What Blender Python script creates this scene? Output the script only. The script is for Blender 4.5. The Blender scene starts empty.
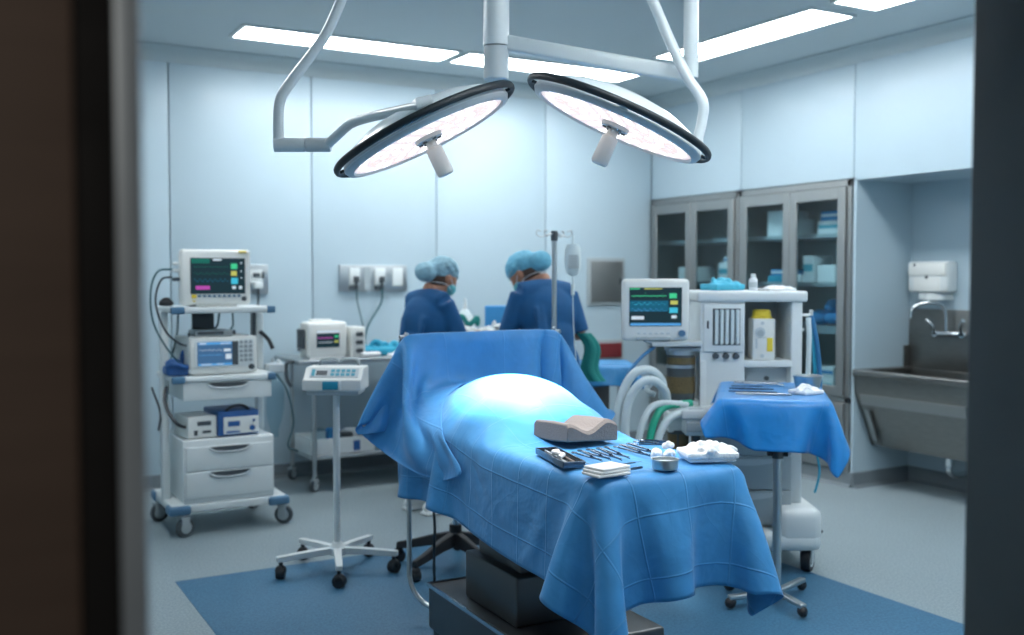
import bpy, bmesh, math, random
import numpy as np
from mathutils import Vector, Matrix

SC = bpy.context.scene
COL = SC.collection
R = math.radians
random.seed(7)

# ------------------------------------------------------------------ camera, world, exposure
YAW = -29.5
cam_d = bpy.data.cameras.new('camera')
cam = bpy.data.objects.new('camera', cam_d)
COL.objects.link(cam)
cam.location = (0, 0, 1.5)
cam.rotation_euler = (R(90 - 2.294), 0, R(YAW))
cam_d.sensor_width = 36.0
cam_d.lens = 1011.0 / 1024.0 * 36.0
cam_d.clip_start = 0.05
cam_d.dof.use_dof = True
cam_d.dof.focus_distance = 3.35
cam_d.dof.aperture_fstop = 1.9
SC.camera = cam

SC.view_settings.view_transform = 'Standard'
SC.view_settings.look = 'None'
SC.view_settings.gamma = 1.0
SC.view_settings.use_curve_mapping = False
SC.view_settings.exposure = 0.0

world = bpy.data.worlds.new('world')
SC.world = world
world.use_nodes = True
world.node_tree.nodes['Background'].inputs[0].default_value = (0.30, 0.36, 0.42, 1)
world.node_tree.nodes['Background'].inputs[1].default_value = 0.08

PANEL_STRENGTH = 20.0
DOOR_FILL_ENERGY = 13.0
PANEL_COLOR = (0.93, 0.975, 1.0)
SPOT_ENERGY = 1050.0
FLOOD_ENERGY = 48.0

# ------------------------------------------------------------------ materials
def new_mat(name):
    m = bpy.data.materials.new(name)
    m.use_nodes = True
    nt = m.node_tree
    b = nt.nodes['Principled BSDF']
    return m, nt, b

def N(nt, typ, **kw):
    n = nt.nodes.new(typ)
    for k, v in kw.items():
        if k in n.inputs.keys():
            n.inputs[k].default_value = v
        else:
            setattr(n, k, v)
    return n

def mat(name, col, rough=0.5, metal=0.0, var=0.0, scale=20.0, bump=0.0, bscale=60.0, stretch=None, coat=0.0, spec=0.5):
    """principled surface with slight noise in colour, roughness and relief"""
    m, nt, b = new_mat(name)
    b.inputs['Base Color'].default_value = (*col, 1)
    b.inputs['Roughness'].default_value = rough
    b.inputs['Metallic'].default_value = metal
    b.inputs['Coat Weight'].default_value = coat
    b.inputs['Specular IOR Level'].default_value = spec
    tc = N(nt, 'ShaderNodeTexCoord')
    mp = N(nt, 'ShaderNodeMapping')
    nt.links.new(tc.outputs['Object'], mp.inputs['Vector'])
    if stretch:
        mp.inputs['Scale'].default_value = stretch
    no = N(nt, 'ShaderNodeTexNoise', Scale=scale, Detail=4.0)
    nt.links.new(mp.outputs[0], no.inputs['Vector'])
    if var > 0:
        mix = N(nt, 'ShaderNodeMix', data_type='RGBA')
        mix.inputs['A'].default_value = (*[c * (1 - var) for c in col], 1)
        mix.inputs['B'].default_value = (*[min(1, c * (1 + var)) for c in col], 1)
        nt.links.new(no.outputs[0], mix.inputs['Factor'])
        nt.links.new(mix.outputs['Result'], b.inputs['Base Color'])
    mr = N(nt, 'ShaderNodeMapRange')
    mr.inputs['To Min'].default_value = max(0.02, rough - 0.08)
    mr.inputs['To Max'].default_value = min(1.0, rough + 0.08)
    nt.links.new(no.outputs[0], mr.inputs['Value'])
    nt.links.new(mr.outputs[0], b.inputs['Roughness'])
    if bump > 0:
        n2 = N(nt, 'ShaderNodeTexNoise', Scale=bscale, Detail=5.0)
        nt.links.new(mp.outputs[0], n2.inputs['Vector'])
        bp = N(nt, 'ShaderNodeBump', Strength=bump, Distance=0.01)
        nt.links.new(n2.outputs[0], bp.inputs['Height'])
        nt.links.new(bp.outputs[0], b.inputs['Normal'])
    return m

def emit(name, col, s):
    m, nt, b = new_mat(name)
    b.inputs['Base Color'].default_value = (*[min(1, c) * .25 for c in col], 1)
    b.inputs['Specular IOR Level'].default_value = 0.2
    b.inputs['Emission Color'].default_value = (*col, 1)
    b.inputs['Emission Strength'].default_value = s
    b.inputs['Roughness'].default_value = 0.4
    return m

def glass(name, tint=(0.8, 0.9, 0.92), rough=0.03, thin=0.85):
    """pane of thin glass: mostly clear, a little mirror"""
    m, nt, b = new_mat(name)
    nt.nodes.remove(b)
    out = nt.nodes['Material Output']
    tr = N(nt, 'ShaderNodeBsdfTransparent'); tr.inputs[0].default_value = (*tint, 1)
    gl = N(nt, 'ShaderNodeBsdfGlossy'); gl.inputs['Roughness'].default_value = rough
    fr = N(nt, 'ShaderNodeFresnel'); fr.inputs[0].default_value = 1.45
    ms = N(nt, 'ShaderNodeMixShader')
    # only the outer face mirrors; the rear face of the thin pane just transmits
    ge = N(nt, 'ShaderNodeNewGeometry'); sb = N(nt, 'ShaderNodeMath', operation='SUBTRACT'); sb.inputs[0].default_value = 1.0
    nt.links.new(ge.outputs['Backfacing'], sb.inputs[1])
    ml = N(nt, 'ShaderNodeMath', operation='MULTIPLY'); nt.links.new(sb.outputs[0], ml.inputs[0]); nt.links.new(fr.outputs[0], ml.inputs[1])
    nt.links.new(ml.outputs[0], ms.inputs[0])
    nt.links.new(tr.outputs[0], ms.inputs[1]); nt.links.new(gl.outputs[0], ms.inputs[2])
    nt.links.new(ms.outputs[0], out.inputs[0])
    return m

def drape_mat(name, col, cell=0.19, off=(0.0, 0.0), rough=0.55, crease=0.9, sheen=0.2, glossvar=0.1):
    """non-woven drape: fine fibre relief plus the square fold marks of a sheet that was packed folded"""
    m, nt, b = new_mat(name)
    b.inputs['Roughness'].default_value = rough
    b.inputs['Sheen Weight'].default_value = sheen
    b.inputs['Sheen Tint'].default_value = (0.75, 0.88, 1.0, 1); b.inputs['Sheen Roughness'].default_value = 0.45
    uv = N(nt, 'ShaderNodeUVMap'); uv.uv_map = 'UVMap'
    wob = N(nt, 'ShaderNodeTexNoise', Scale=2.3, Detail=2.0)
    nt.links.new(uv.outputs[0], wob.inputs['Vector'])
    ad = N(nt, 'ShaderNodeVectorMath', operation='MULTIPLY_ADD')
    nt.links.new(wob.outputs['Color'], ad.inputs[0]); ad.inputs[1].default_value = (0.03, 0.03, 0)
    nt.links.new(uv.outputs[0], ad.inputs[2])
    sep = N(nt, 'ShaderNodeSeparateXYZ'); nt.links.new(ad.outputs[0], sep.inputs[0])
    lines = []
    for ax in (0, 1):
        a = N(nt, 'ShaderNodeMath', operation='ADD'); nt.links.new(sep.outputs[ax], a.inputs[0]); a.inputs[1].default_value = off[ax] + 10 * cell
        d = N(nt, 'ShaderNodeMath', operation='DIVIDE'); nt.links.new(a.outputs[0], d.inputs[0]); d.inputs[1].default_value = cell
        f = N(nt, 'ShaderNodeMath', operation='FRACT'); nt.links.new(d.outputs[0], f.inputs[0])
        s = N(nt, 'ShaderNodeMath', operation='SUBTRACT'); nt.links.new(f.outputs[0], s.inputs[0]); s.inputs[1].default_value = 0.5
        ab = N(nt, 'ShaderNodeMath', operation='ABSOLUTE'); nt.links.new(s.outputs[0], ab.inputs[0])
        mr = N(nt, 'ShaderNodeMapRange', interpolation_type='SMOOTHSTEP')
        mr.inputs['From Min'].default_value = 0.0; mr.inputs['From Max'].default_value = 0.0045 / cell
        mr.inputs['To Min'].default_value = 1.0; mr.inputs['To Max'].default_value = 0.0
        nt.links.new(ab.outputs[0], mr.inputs['Value'])
        lines.append(mr)
    mx = N(nt, 'ShaderNodeMath', operation='MAXIMUM')
    nt.links.new(lines[0].outputs[0], mx.inputs[0]); nt.links.new(lines[1].outputs[0], mx.inputs[1])
    # uneven fibre
    n1 = N(nt, 'ShaderNodeTexNoise', Scale=14.0, Detail=6.0); nt.links.new(uv.outputs[0], n1.inputs['Vector'])
    n2 = N(nt, 'ShaderNodeTexNoise', Scale=5.0, Detail=3.0, Distortion=0.6); nt.links.new(uv.outputs[0], n2.inputs['Vector'])
    cr = N(nt, 'ShaderNodeMix', data_type='RGBA')
    cr.inputs['A'].default_value = (*[c * 0.86 for c in col], 1)
    cr.inputs['B'].default_value = (*[min(1, c * 1.14) for c in col], 1)
    nt.links.new(n1.outputs[0], cr.inputs['Factor'])
    # fold lines are mixed slightly paler than the cloth
    c2 = N(nt, 'ShaderNodeMix', data_type='RGBA')
    fm = N(nt, 'ShaderNodeMath', operation='MULTIPLY'); nt.links.new(mx.outputs[0], fm.inputs[0]); fm.inputs[1].default_value = 0.09
    nt.links.new(fm.outputs[0], c2.inputs['Factor'])
    nt.links.new(cr.outputs['Result'], c2.inputs['A'])
    c2.inputs['B'].default_value = (min(1, col[0] * 2 + .12), min(1, col[1] * 1.5 + .08), min(1, col[2] * 1.2 + .05), 1)
    nt.links.new(c2.outputs['Result'], b.inputs['Base Color'])
    h1 = N(nt, 'ShaderNodeMath', operation='MULTIPLY_ADD'); nt.links.new(mx.outputs[0], h1.inputs[0]); h1.inputs[1].default_value = 0.12 * crease
    nt.links.new(n2.outputs[0], h1.inputs[2])
    h2 = N(nt, 'ShaderNodeMath', operation='MULTIPLY_ADD'); nt.links.new(n1.outputs[0], h2.inputs[0]); h2.inputs[1].default_value = 0.12
    nt.links.new(h1.outputs[0], h2.inputs[2])
    wv = N(nt, 'ShaderNodeTexNoise', Scale=3.0, Detail=2.0); nt.links.new(uv.outputs[0], wv.inputs['Vector'])
    wa = N(nt, 'ShaderNodeVectorMath', operation='MULTIPLY_ADD'); nt.links.new(wv.outputs['Color'], wa.inputs[0]); wa.inputs[1].default_value = (.25, .25, 0); nt.links.new(uv.outputs[0], wa.inputs[2])
    vo = N(nt, 'ShaderNodeTexVoronoi', feature='DISTANCE_TO_EDGE', Scale=3.6); nt.links.new(wa.outputs[0], vo.inputs['Vector'])
    vm = N(nt, 'ShaderNodeMath', operation='POWER'); nt.links.new(vo.outputs['Distance'], vm.inputs[0]); vm.inputs[1].default_value = 0.6
    h3 = N(nt, 'ShaderNodeMath', operation='MULTIPLY_ADD'); nt.links.new(vm.outputs[0], h3.inputs[0]); h3.inputs[1].default_value = -0.22
    nt.links.new(h2.outputs[0], h3.inputs[2])
    bp = N(nt, 'ShaderNodeBump', Strength=0.55, Distance=0.025); nt.links.new(h3.outputs[0], bp.inputs['Height'])
    nt.links.new(bp.outputs[0], b.inputs['Normal'])
    return m

M = {}
M['wall'] = mat('wall_panel', (0.44, 0.555, 0.62), 0.40, 0, 0.03, 3, 0.02, 40, coat=0.05)
M['gap'] = mat('panel_joint', (0.16, 0.21, 0.25), 0.7)
M['ceiling'] = mat('ceiling_paint', (0.56, 0.62, 0.64), 0.6, 0, 0.03, 2)
M['cove'] = mat('cove_trim', (0.46, 0.53, 0.55), 0.5, 0, 0.02, 3)
M['skirt'] = mat('skirting_vinyl', (0.17, 0.20, 0.22), 0.5, 0, 0.06, 8)
M['white'] = mat('white_plastic', (0.70, 0.74, 0.74), 0.38, 0, 0.03, 12)
M['white2'] = mat('warm_white_plastic', (0.74, 0.75, 0.72), 0.42, 0, 0.03, 12)
M['grey'] = mat('grey_plastic', (0.36, 0.41, 0.43), 0.45, 0, 0.05, 12)
M['lgrey'] = mat('light_grey_plastic', (0.52, 0.57, 0.59), 0.45, 0, 0.04, 12)
M['dgrey'] = mat('dark_grey_plastic', (0.06, 0.075, 0.085), 0.5, 0, 0.08, 12)
M['black'] = mat('black_rubber', (0.012, 0.014, 0.018), 0.55, 0, 0.1, 30, 0.05, 80)
M['bluecap'] = mat('blue_grey_plastic', (0.07, 0.17, 0.28), 0.5, 0, 0.05, 12)
M['steel'] = mat('brushed_steel', (0.50, 0.53, 0.54), 0.34, 1.0, 0.10, 9, 0.03, 60, stretch=(2, 2, 30))
M['steelv'] = mat('cabinet_steel', (0.33, 0.34, 0.335), 0.42, 0.85, 0.10, 5, 0.02, 60, stretch=(30, 30, 1.5))
M['sinksteel'] = mat('sink_steel', (0.23, 0.23, 0.22), 0.36, 0.9, 0.14, 5, 0.04, 30, stretch=(3, 3, 12))
M['chrome'] = mat('polished_chrome', (0.70, 0.72, 0.73), 0.14, 1.0, 0.03, 10)
M['dsteel'] = mat('dark_steel', (0.10, 0.105, 0.11), 0.35, 0.8, 0.12, 8)
M['tool'] = mat('instrument_steel', (0.16, 0.19, 0.23), 0.24, 1.0, 0.1, 20)
M['armwhite'] = mat('enamel_white_arm', (0.66, 0.72, 0.74), 0.33, 0, 0.02, 8, coat=0.3)
M['rim'] = mat('dark_lamp_rim', (0.008, 0.016, 0.022), 0.5, 0, 0.05, 8)
M['drape'] = drape_mat('blue_drape', (0.036, 0.25, 0.55), 0.185, (0.07, 0.055))
M['drape2'] = drape_mat('blue_screen_drape', (0.045, 0.27, 0.60), 0.30, (0.05, 0.11))
M['drape3'] = drape_mat('glossy_blue_drape', (0.012, 0.215, 0.56), 0.40, (0.0, 0.0), rough=0.36, crease=0.6)
M['drape4'] = drape_mat('teal_blue_drape', (0.02, 0.20, 0.45), 0.30, (0.0, 0.0), rough=0.5)
M['scrub'] = mat('navy_scrub_cloth', (0.003, 0.080, 0.22), 0.8, 0, 0.15, 12, 0.5, 12)
M['cap'] = mat('bouffant_cap_cloth', (0.26, 0.44, 0.53), 0.85, 0, 0.30, 30, 0.9, 40)
M['capb'] = mat('blue_cap_cloth', (0.14, 0.42, 0.58), 0.8, 0, 0.25, 25, 0.9, 40)
M['mask'] = mat('mask_cloth', (0.12, 0.42, 0.46), 0.8, 0, 0.08, 20, 0.3, 60)
M['skin'] = mat('skin', (0.40, 0.19, 0.12), 0.55, 0, 0.08, 14)
M['hair'] = mat('dark_hair', (0.06, 0.03, 0.02), 0.6, 0, 0.2, 40)
M['glove'] = mat('latex_glove', (0.72, 0.74, 0.72), 0.5, 0, 0.04, 14)
M['gauze'] = mat('cotton_gauze', (0.82, 0.84, 0.86), 0.95, 0, 0.04, 60, 0.6, 120)
M['foam'] = mat('grey_foam', (0.17, 0.15, 0.14), 0.9, 0, 0.08, 120, 0.35, 160)
M['teal'] = mat('teal_cloth', (0.015, 0.28, 0.42), 0.7, 0, 0.12, 15, 0.4, 20)
M['cyan'] = mat('cyan_cloth', (0.08, 0.48, 0.66), 0.75, 0, 0.12, 20, 0.5, 22)
M['green'] = mat('green_cloth', (0.01, 0.22, 0.20), 0.75, 0, 0.10, 15, 0.3, 20)
M['gtube'] = mat('green_tube', (0.02, 0.42, 0.26), 0.4, 0, 0.05, 20)
M['wtube'] = mat('milky_tube', (0.66, 0.74, 0.75), 0.35, 0, 0.05, 60)
M['btube'] = mat('blue_tube', (0.03, 0.17, 0.36), 0.4, 0, 0.05, 60)
M['cable'] = mat('black_cable', (0.015, 0.022, 0.03), 0.45, 0, 0.05, 60)
M['cablet'] = mat('grey_green_cable', (0.05, 0.12, 0.14), 0.45, 0, 0.05, 60)
M['amber'] = mat('amber_granules', (0.13, 0.095, 0.04), 0.6, 0, 0.5, 70, 0.4, 90)
M['yellow'] = mat('yellow_plastic', (0.80, 0.60, 0.05), 0.45, 0, 0.05, 12)
M['box_w'] = mat('white_carton', (0.68, 0.72, 0.74), 0.7, 0, 0.03, 12)
M['box_b'] = mat('blue_carton', (0.03, 0.22, 0.48), 0.7, 0, 0.05, 12)
M['box_t'] = mat('teal_carton', (0.08, 0.36, 0.46), 0.7, 0, 0.05, 12)
M['redbox'] = mat('dull_red', (0.16, 0.015, 0.02), 0.6, 0, 0.05, 12)
M['bluepaint'] = mat('blue_casing', (0.02, 0.10, 0.30), 0.45, 0, 0.05, 12)
M['paper'] = mat('paper_sheet', (0.80, 0.80, 0.79), 0.8, 0, 0.02, 40)
M['doorleaf'] = mat('bronze_door_leaf', (0.12, 0.085, 0.065), 0.55, 0.1, 0.25, 3, stretch=(1, 1, 8))
M['edgestrip'] = mat('door_edge_strip', (0.40, 0.47, 0.52), 0.4, 0.3, 0.3, 4)
M['gasket'] = mat('door_gasket', (0.003, 0.003, 0.003), 0.8)
M['clear'] = glass('clear_pane')
M['bagclear'] = glass('clear_bag_film', (0.80, 0.90, 0.94), 0.15)
M['scr_bg'] = emit('screen_ground', (0.010, 0.030, 0.040), 0.9)
M['scr_bg2'] = emit('screen_ground_blue', (0.05, 0.13, 0.26), 0.9)
M['scr_g'] = emit('screen_green', (0.06, 0.62, 0.28), 0.8)
M['scr_y'] = emit('screen_yellow', (0.62, 0.62, 0.14), 0.7)
M['scr_c'] = emit('screen_cyan', (0.06, 0.52, 0.70), 0.8)
M['scr_m'] = emit('screen_magenta', (0.50, 0.08, 0.42), 0.8)
M['scr_w'] = emit('screen_white', (0.62, 0.72, 0.80), 0.8)
M['scr_b'] = emit('screen_blue', (0.10, 0.36, 0.72), 0.8)
M['scr_dg'] = emit('screen_dark_green', (0.01, 0.16, 0.12), 0.7)
M['scr_db'] = emit('screen_dark_blue', (0.01, 0.13, 0.22), 0.7)

def panel_light():
    m, nt, b = new_mat('ceiling_light_diffuser')
    nt.nodes.remove(b)
    e = N(nt, 'ShaderNodeEmission'); e.inputs[0].default_value = (*PANEL_COLOR, 1); e.inputs[1].default_value = PANEL_STRENGTH
    nt.links.new(e.outputs[0], nt.nodes['Material Output'].inputs[0])
    return m
M['panel'] = panel_light()
M['lampface'] = emit('surgical_lamp_face', (1.0, 0.86, 0.87), 0.85)
M['led'] = emit('surgical_led', (1.0, 0.97, 0.96), 1.5)
M['ledpink'] = emit('surgical_led_warm', (1.0, 0.80, 0.80), 1.0)

def floor_mat(name, col, spot, rough):
    m, nt, b = new_mat(name)
    tc = N(nt, 'ShaderNodeTexCoord')
    v = N(nt, 'ShaderNodeTexNoise', Scale=90.0, Detail=3.0); nt.links.new(tc.outputs['Object'], v.inputs['Vector'])
    r = N(nt, 'ShaderNodeMapRange'); r.inputs['From Min'].default_value = 0.38; r.inputs['From Max'].default_value = 0.66
    nt.links.new(v.outputs[0], r.inputs['Value'])
    big = N(nt, 'ShaderNodeTexNoise', Scale=1.4, Detail=3.0); nt.links.new(tc.outputs['Object'], big.inputs['Vector'])
    mx = N(nt, 'ShaderNodeMix', data_type='RGBA')
    mx.inputs['A'].default_value = (*col, 1); mx.inputs['B'].default_value = (*spot, 1)
    nt.links.new(r.outputs[0], mx.inputs['Factor'])
    m2 = N(nt, 'ShaderNodeMix', data_type='RGBA', blend_type='MULTIPLY')
    m2.inputs['Factor'].default_value = 0.25
    nt.links.new(mx.outputs['Result'], m2.inputs['A']); nt.links.new(big.outputs['Color'], m2.inputs['B'])
    nt.links.new(mx.outputs['Result'], b.inputs['Base Color'])
    rr = N(nt, 'ShaderNodeMapRange'); rr.inputs['To Min'].default_value = rough - 0.08; rr.inputs['To Max'].default_value = rough + 0.12
    nt.links.new(big.outputs[0], rr.inputs['Value']); nt.links.new(rr.outputs[0], b.inputs['Roughness'])
    bp = N(nt, 'ShaderNodeBump', Strength=0.06, Distance=0.004); nt.links.new(v.outputs[0], bp.inputs['Height']); nt.links.new(bp.outputs[0], b.inputs['Normal'])
    return m
M['floor'] = floor_mat('speckled_vinyl', (0.21, 0.265, 0.29), (0.30, 0.365, 0.39), 0.42)
M['mat'] = floor_mat('blue_vinyl', (0.03, 0.115, 0.21), (0.055, 0.17, 0.28), 0.45)

# ------------------------------------------------------------------ mesh building
class MB:
    """collects shapes and links them as one mesh object; .mi picks the material slot"""
    def __init__(self):
        self.bm = bmesh.new(); self.mi = 0; self.T = Matrix.Identity(4)
    def _fin(self, faces):
        for f in faces: f.material_index = self.mi
    def _v(self, co): return self.bm.verts.new(self.T @ Vector(co))
    def box(self, c, s, rot=None, bev=0.0, taper=None):
        """centre c, size s; taper=(tx,ty) scales the top"""
        m = Matrix.Translation(c) @ (rot.to_4x4() if rot else Matrix.Identity(4))
        vs = []
        for z in (-.5, .5):
            tx, ty = (taper if (taper and z > 0) else (1, 1))
            for x, y in ((-.5, -.5), (.5, -.5), (.5, .5), (-.5, .5)):
                vs.append(self._v(m @ Vector((x * s[0] * tx, y * s[1] * ty, z * s[2]))))
        idx = ((3, 2, 1, 0), (4, 5, 6, 7), (0, 1, 5, 4), (1, 2, 6, 5), (2, 3, 7, 6), (3, 0, 4, 7))
        fs = [self.bm.faces.new([vs[i] for i in q]) for q in idx]
        self._fin(fs)
        if bev > 0:
            es = list({e for f in fs for e in f.edges})
            r = bmesh.ops.bevel(self.bm, geom=es, offset=min(bev, min(s) * 0.45), segments=3, profile=0.5, affect='EDGES')
            self._fin(r['faces'])
        return self
    def b2(self, x0, x1, y0, y1, z0, z1, bev=0.0):
        return self.box(((x0 + x1) / 2, (y0 + y1) / 2, (z0 + z1) / 2), (abs(x1 - x0), abs(y1 - y0), abs(z1 - z0)), bev=bev)
    def rings(self, rings, closed=False, cap=True):
        """list of vertex loops joined into a skin"""
        vr = [[self._v(p) for p in r] for r in rings]
        n = len(vr[0]); fs = []
        for i in range(len(vr) - (0 if closed else 1)):
            a, b = vr[i], vr[(i + 1) % len(vr)]
            for k in range(n):
                k2 = (k + 1) % n
                try: fs.append(self.bm.faces.new((a[k], a[k2], b[k2], b[k])))
                except ValueError: pass
        if cap and not closed:
            fs.append(self.bm.faces.new(list(reversed(vr[0])))); fs.append(self.bm.faces.new(vr[-1]))
        self._fin(fs); return self
    def tube(self, pts, r, seg=10, smooth=6, cap=True, ribs=None):
        pts = [Vector(p) for p in pts]
        if smooth and len(pts) > 2:
            out = []
            P = [pts[0] * 2 - pts[1]] + pts + [pts[-1] * 2 - pts[-2]]
            for i in range(1, len(P) - 2):
                for k in range(smooth):
                    t = k / smooth; a, b, c, d = P[i - 1], P[i], P[i + 1], P[i + 2]
                    out.append(0.5 * ((2 * b) + (-a + c) * t + (2 * a - 5 * b + 4 * c - d) * t * t + (-a + 3 * b - 3 * c + d) * t ** 3))
            out.append(pts[-1]); pts = out
        rr = r if callable(r) else (lambda t: r)
        n = len(pts); up = None; rings = []
        for i, p in enumerate(pts):
            d = (pts[min(i + 1, n - 1)] - pts[max(i - 1, 0)])
            if d.length < 1e-9: d = Vector((0, 0, 1))
            d.normalize()
            if up is None:
                up = d.orthogonal().normalized()
            up = (up - d * up.dot(d)).normalized(); sd = d.cross(up)
            rad = rr(i / max(1, n - 1))
            if ribs: rad *= (1 + (ribs if i % 2 else 0))
            rings.append([p + (up * math.cos(2 * math.pi * k / seg) + sd * math.sin(2 * math.pi * k / seg)) * rad for k in range(seg)])
        return self.rings(rings, cap=cap)
    def cyl(self, p0, p1, r, r2=None, seg=20):
        r2 = r if r2 is None else r2
        return self.tube([p0, p1], lambda t: r + (r2 - r) * t, seg, 0)
    def lathe(self, prof, c=(0, 0, 0), rot=None, seg=28, cap=True):
        m = Matrix.Translation(c) @ (rot.to_4x4() if rot else Matrix.Identity(4))
        return self.rings([[m @ Vector((r * math.cos(2 * math.pi * k / seg), r * math.sin(2 * math.pi * k / seg), z)) for k in range(seg)] for r, z in prof], cap=cap)
    def ball(self, c, r, seg=16, rot=None):
        if not hasattr(r, '__len__'): r = (r, r, r)
        m = Matrix.Translation(c) @ (rot.to_4x4() if rot else Matrix.Identity(4))
        rings = []
        h = seg // 2
        for i in range(h + 1):
            a = -math.pi / 2 + math.pi * (i + .02) / (h + .04)
            rings.append([m @ Vector((r[0] * math.cos(a) * math.cos(2 * math.pi * k / seg), r[1] * math.cos(a) * math.sin(2 * math.pi * k / seg), r[2] * math.sin(a))) for k in range(seg)])
        return self.rings(rings)
    def prism(self, poly, y0, y1, axis='y'):
        """extrude a 2-D outline along one axis; outline is (x,z) for y, (y,z) for x, (x,y) for z"""
        def P(a, b, t): return {'y': (a, t, b), 'x': (t, a, b), 'z': (a, b, t)}[axis]
        return self.rings([[P(a, b, y0) for a, b in poly], [P(a, b, y1) for a, b in poly]])
    def quad(self, a, b, c, d):
        self._fin([self.bm.faces.new([self._v(p) for p in (a, b, c, d)])]); return self
    def build(self, name, mats, parent=None, sharp=38, bevel=0.0, loc=None, remesh=None, smooth=5):
        bmesh.ops.recalc_face_normals(self.bm, faces=self.bm.faces)
        ang = R(sharp)
        for f in self.bm.faces: f.smooth = True
        for e in self.bm.edges:
            if len(e.link_faces) == 2:
                try: e.smooth = e.calc_face_angle() < ang
                except ValueError: pass
        me = bpy.data.meshes.new(name); self.bm.to_mesh(me); self.bm.free()
        for m in (mats if isinstance(mats, (list, tuple)) else [mats]):
            me.materials.append(M[m] if isinstance(m, str) else m)
        o = bpy.data.objects.new(name, me); COL.objects.link(o)
        if parent: o.parent = parent
        if loc: o.location = loc
        if bevel:
            bv = o.modifiers.new('bevel', 'BEVEL'); bv.width = bevel; bv.segments = 2; bv.limit_method = 'ANGLE'; bv.angle_limit = R(50); bv.harden_normals = False
        if remesh:
            rm = o.modifiers.new('remesh', 'REMESH'); rm.mode = 'VOXEL'; rm.voxel_size = remesh; rm.use_smooth_shade = True
            sm = o.modifiers.new('smooth', 'SMOOTH'); sm.factor = 0.5; sm.iterations = smooth
        return o

def thing(name, label, cat, loc=(0, 0, 0), rz=0.0, group=None, kind=None):
    o = bpy.data.objects.new(name, None); COL.objects.link(o)
    o.empty_display_size = 0.1
    o.location = loc; o.rotation_euler = (0, 0, R(rz))
    return tag(o, label, cat, group, kind)
def tag(o, label, cat, group=None, kind=None):
    o['label'] = label; o['category'] = cat
    if group: o['group'] = group
    if kind: o['kind'] = kind
    return o
def struct(o, label=None):
    o['kind'] = 'structure'
    if label: o['label'] = label
    return o
def copy_tree(o, parent=None):
    c = o.copy(); COL.objects.link(c)
    if parent: c.parent = parent
    for ch in o.children: copy_tree(ch, c)
    return c
def rotm(axis, deg): return Matrix.Rotation(R(deg), 3, axis)
def camframe(lx, z):
    """ground point from camera-side distance lx and depth z"""
    a = R(-YAW)
    return (lx * math.cos(a) + z * math.sin(a), -lx * math.sin(a) + z * math.cos(a))

# ------------------------------------------------------------------ sheet settling over solids
def sd_box(P, c, h, r=0.015, rz=0.0):
    Q = P - np.array(c)
    if rz:
        ca, sa = math.cos(-R(rz)), math.sin(-R(rz))
        Q = np.stack([Q[:, 0] * ca - Q[:, 1] * sa, Q[:, 0] * sa + Q[:, 1] * ca, Q[:, 2]], 1)
    q = np.abs(Q) - (np.array(h) - r)
    return np.linalg.norm(np.maximum(q, 0), axis=1) + np.minimum(q.max(axis=1), 0) - r
def sd_ell(P, c, r):
    r = np.array(r); Q = (P - np.array(c))
    k0 = np.linalg.norm(Q / r, axis=1) + 1e-9; k1 = np.linalg.norm(Q / (r * r), axis=1) + 1e-9
    return k0 * (k0 - 1) / k1
def sd_cap(P, a, b, r):
    a = np.array(a); b = np.array(b); ab = b - a
    t = np.clip(((P - a) @ ab) / (ab @ ab), 0, 1)
    return np.linalg.norm(P - (a + t[:, None] * ab), axis=1) - r

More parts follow.
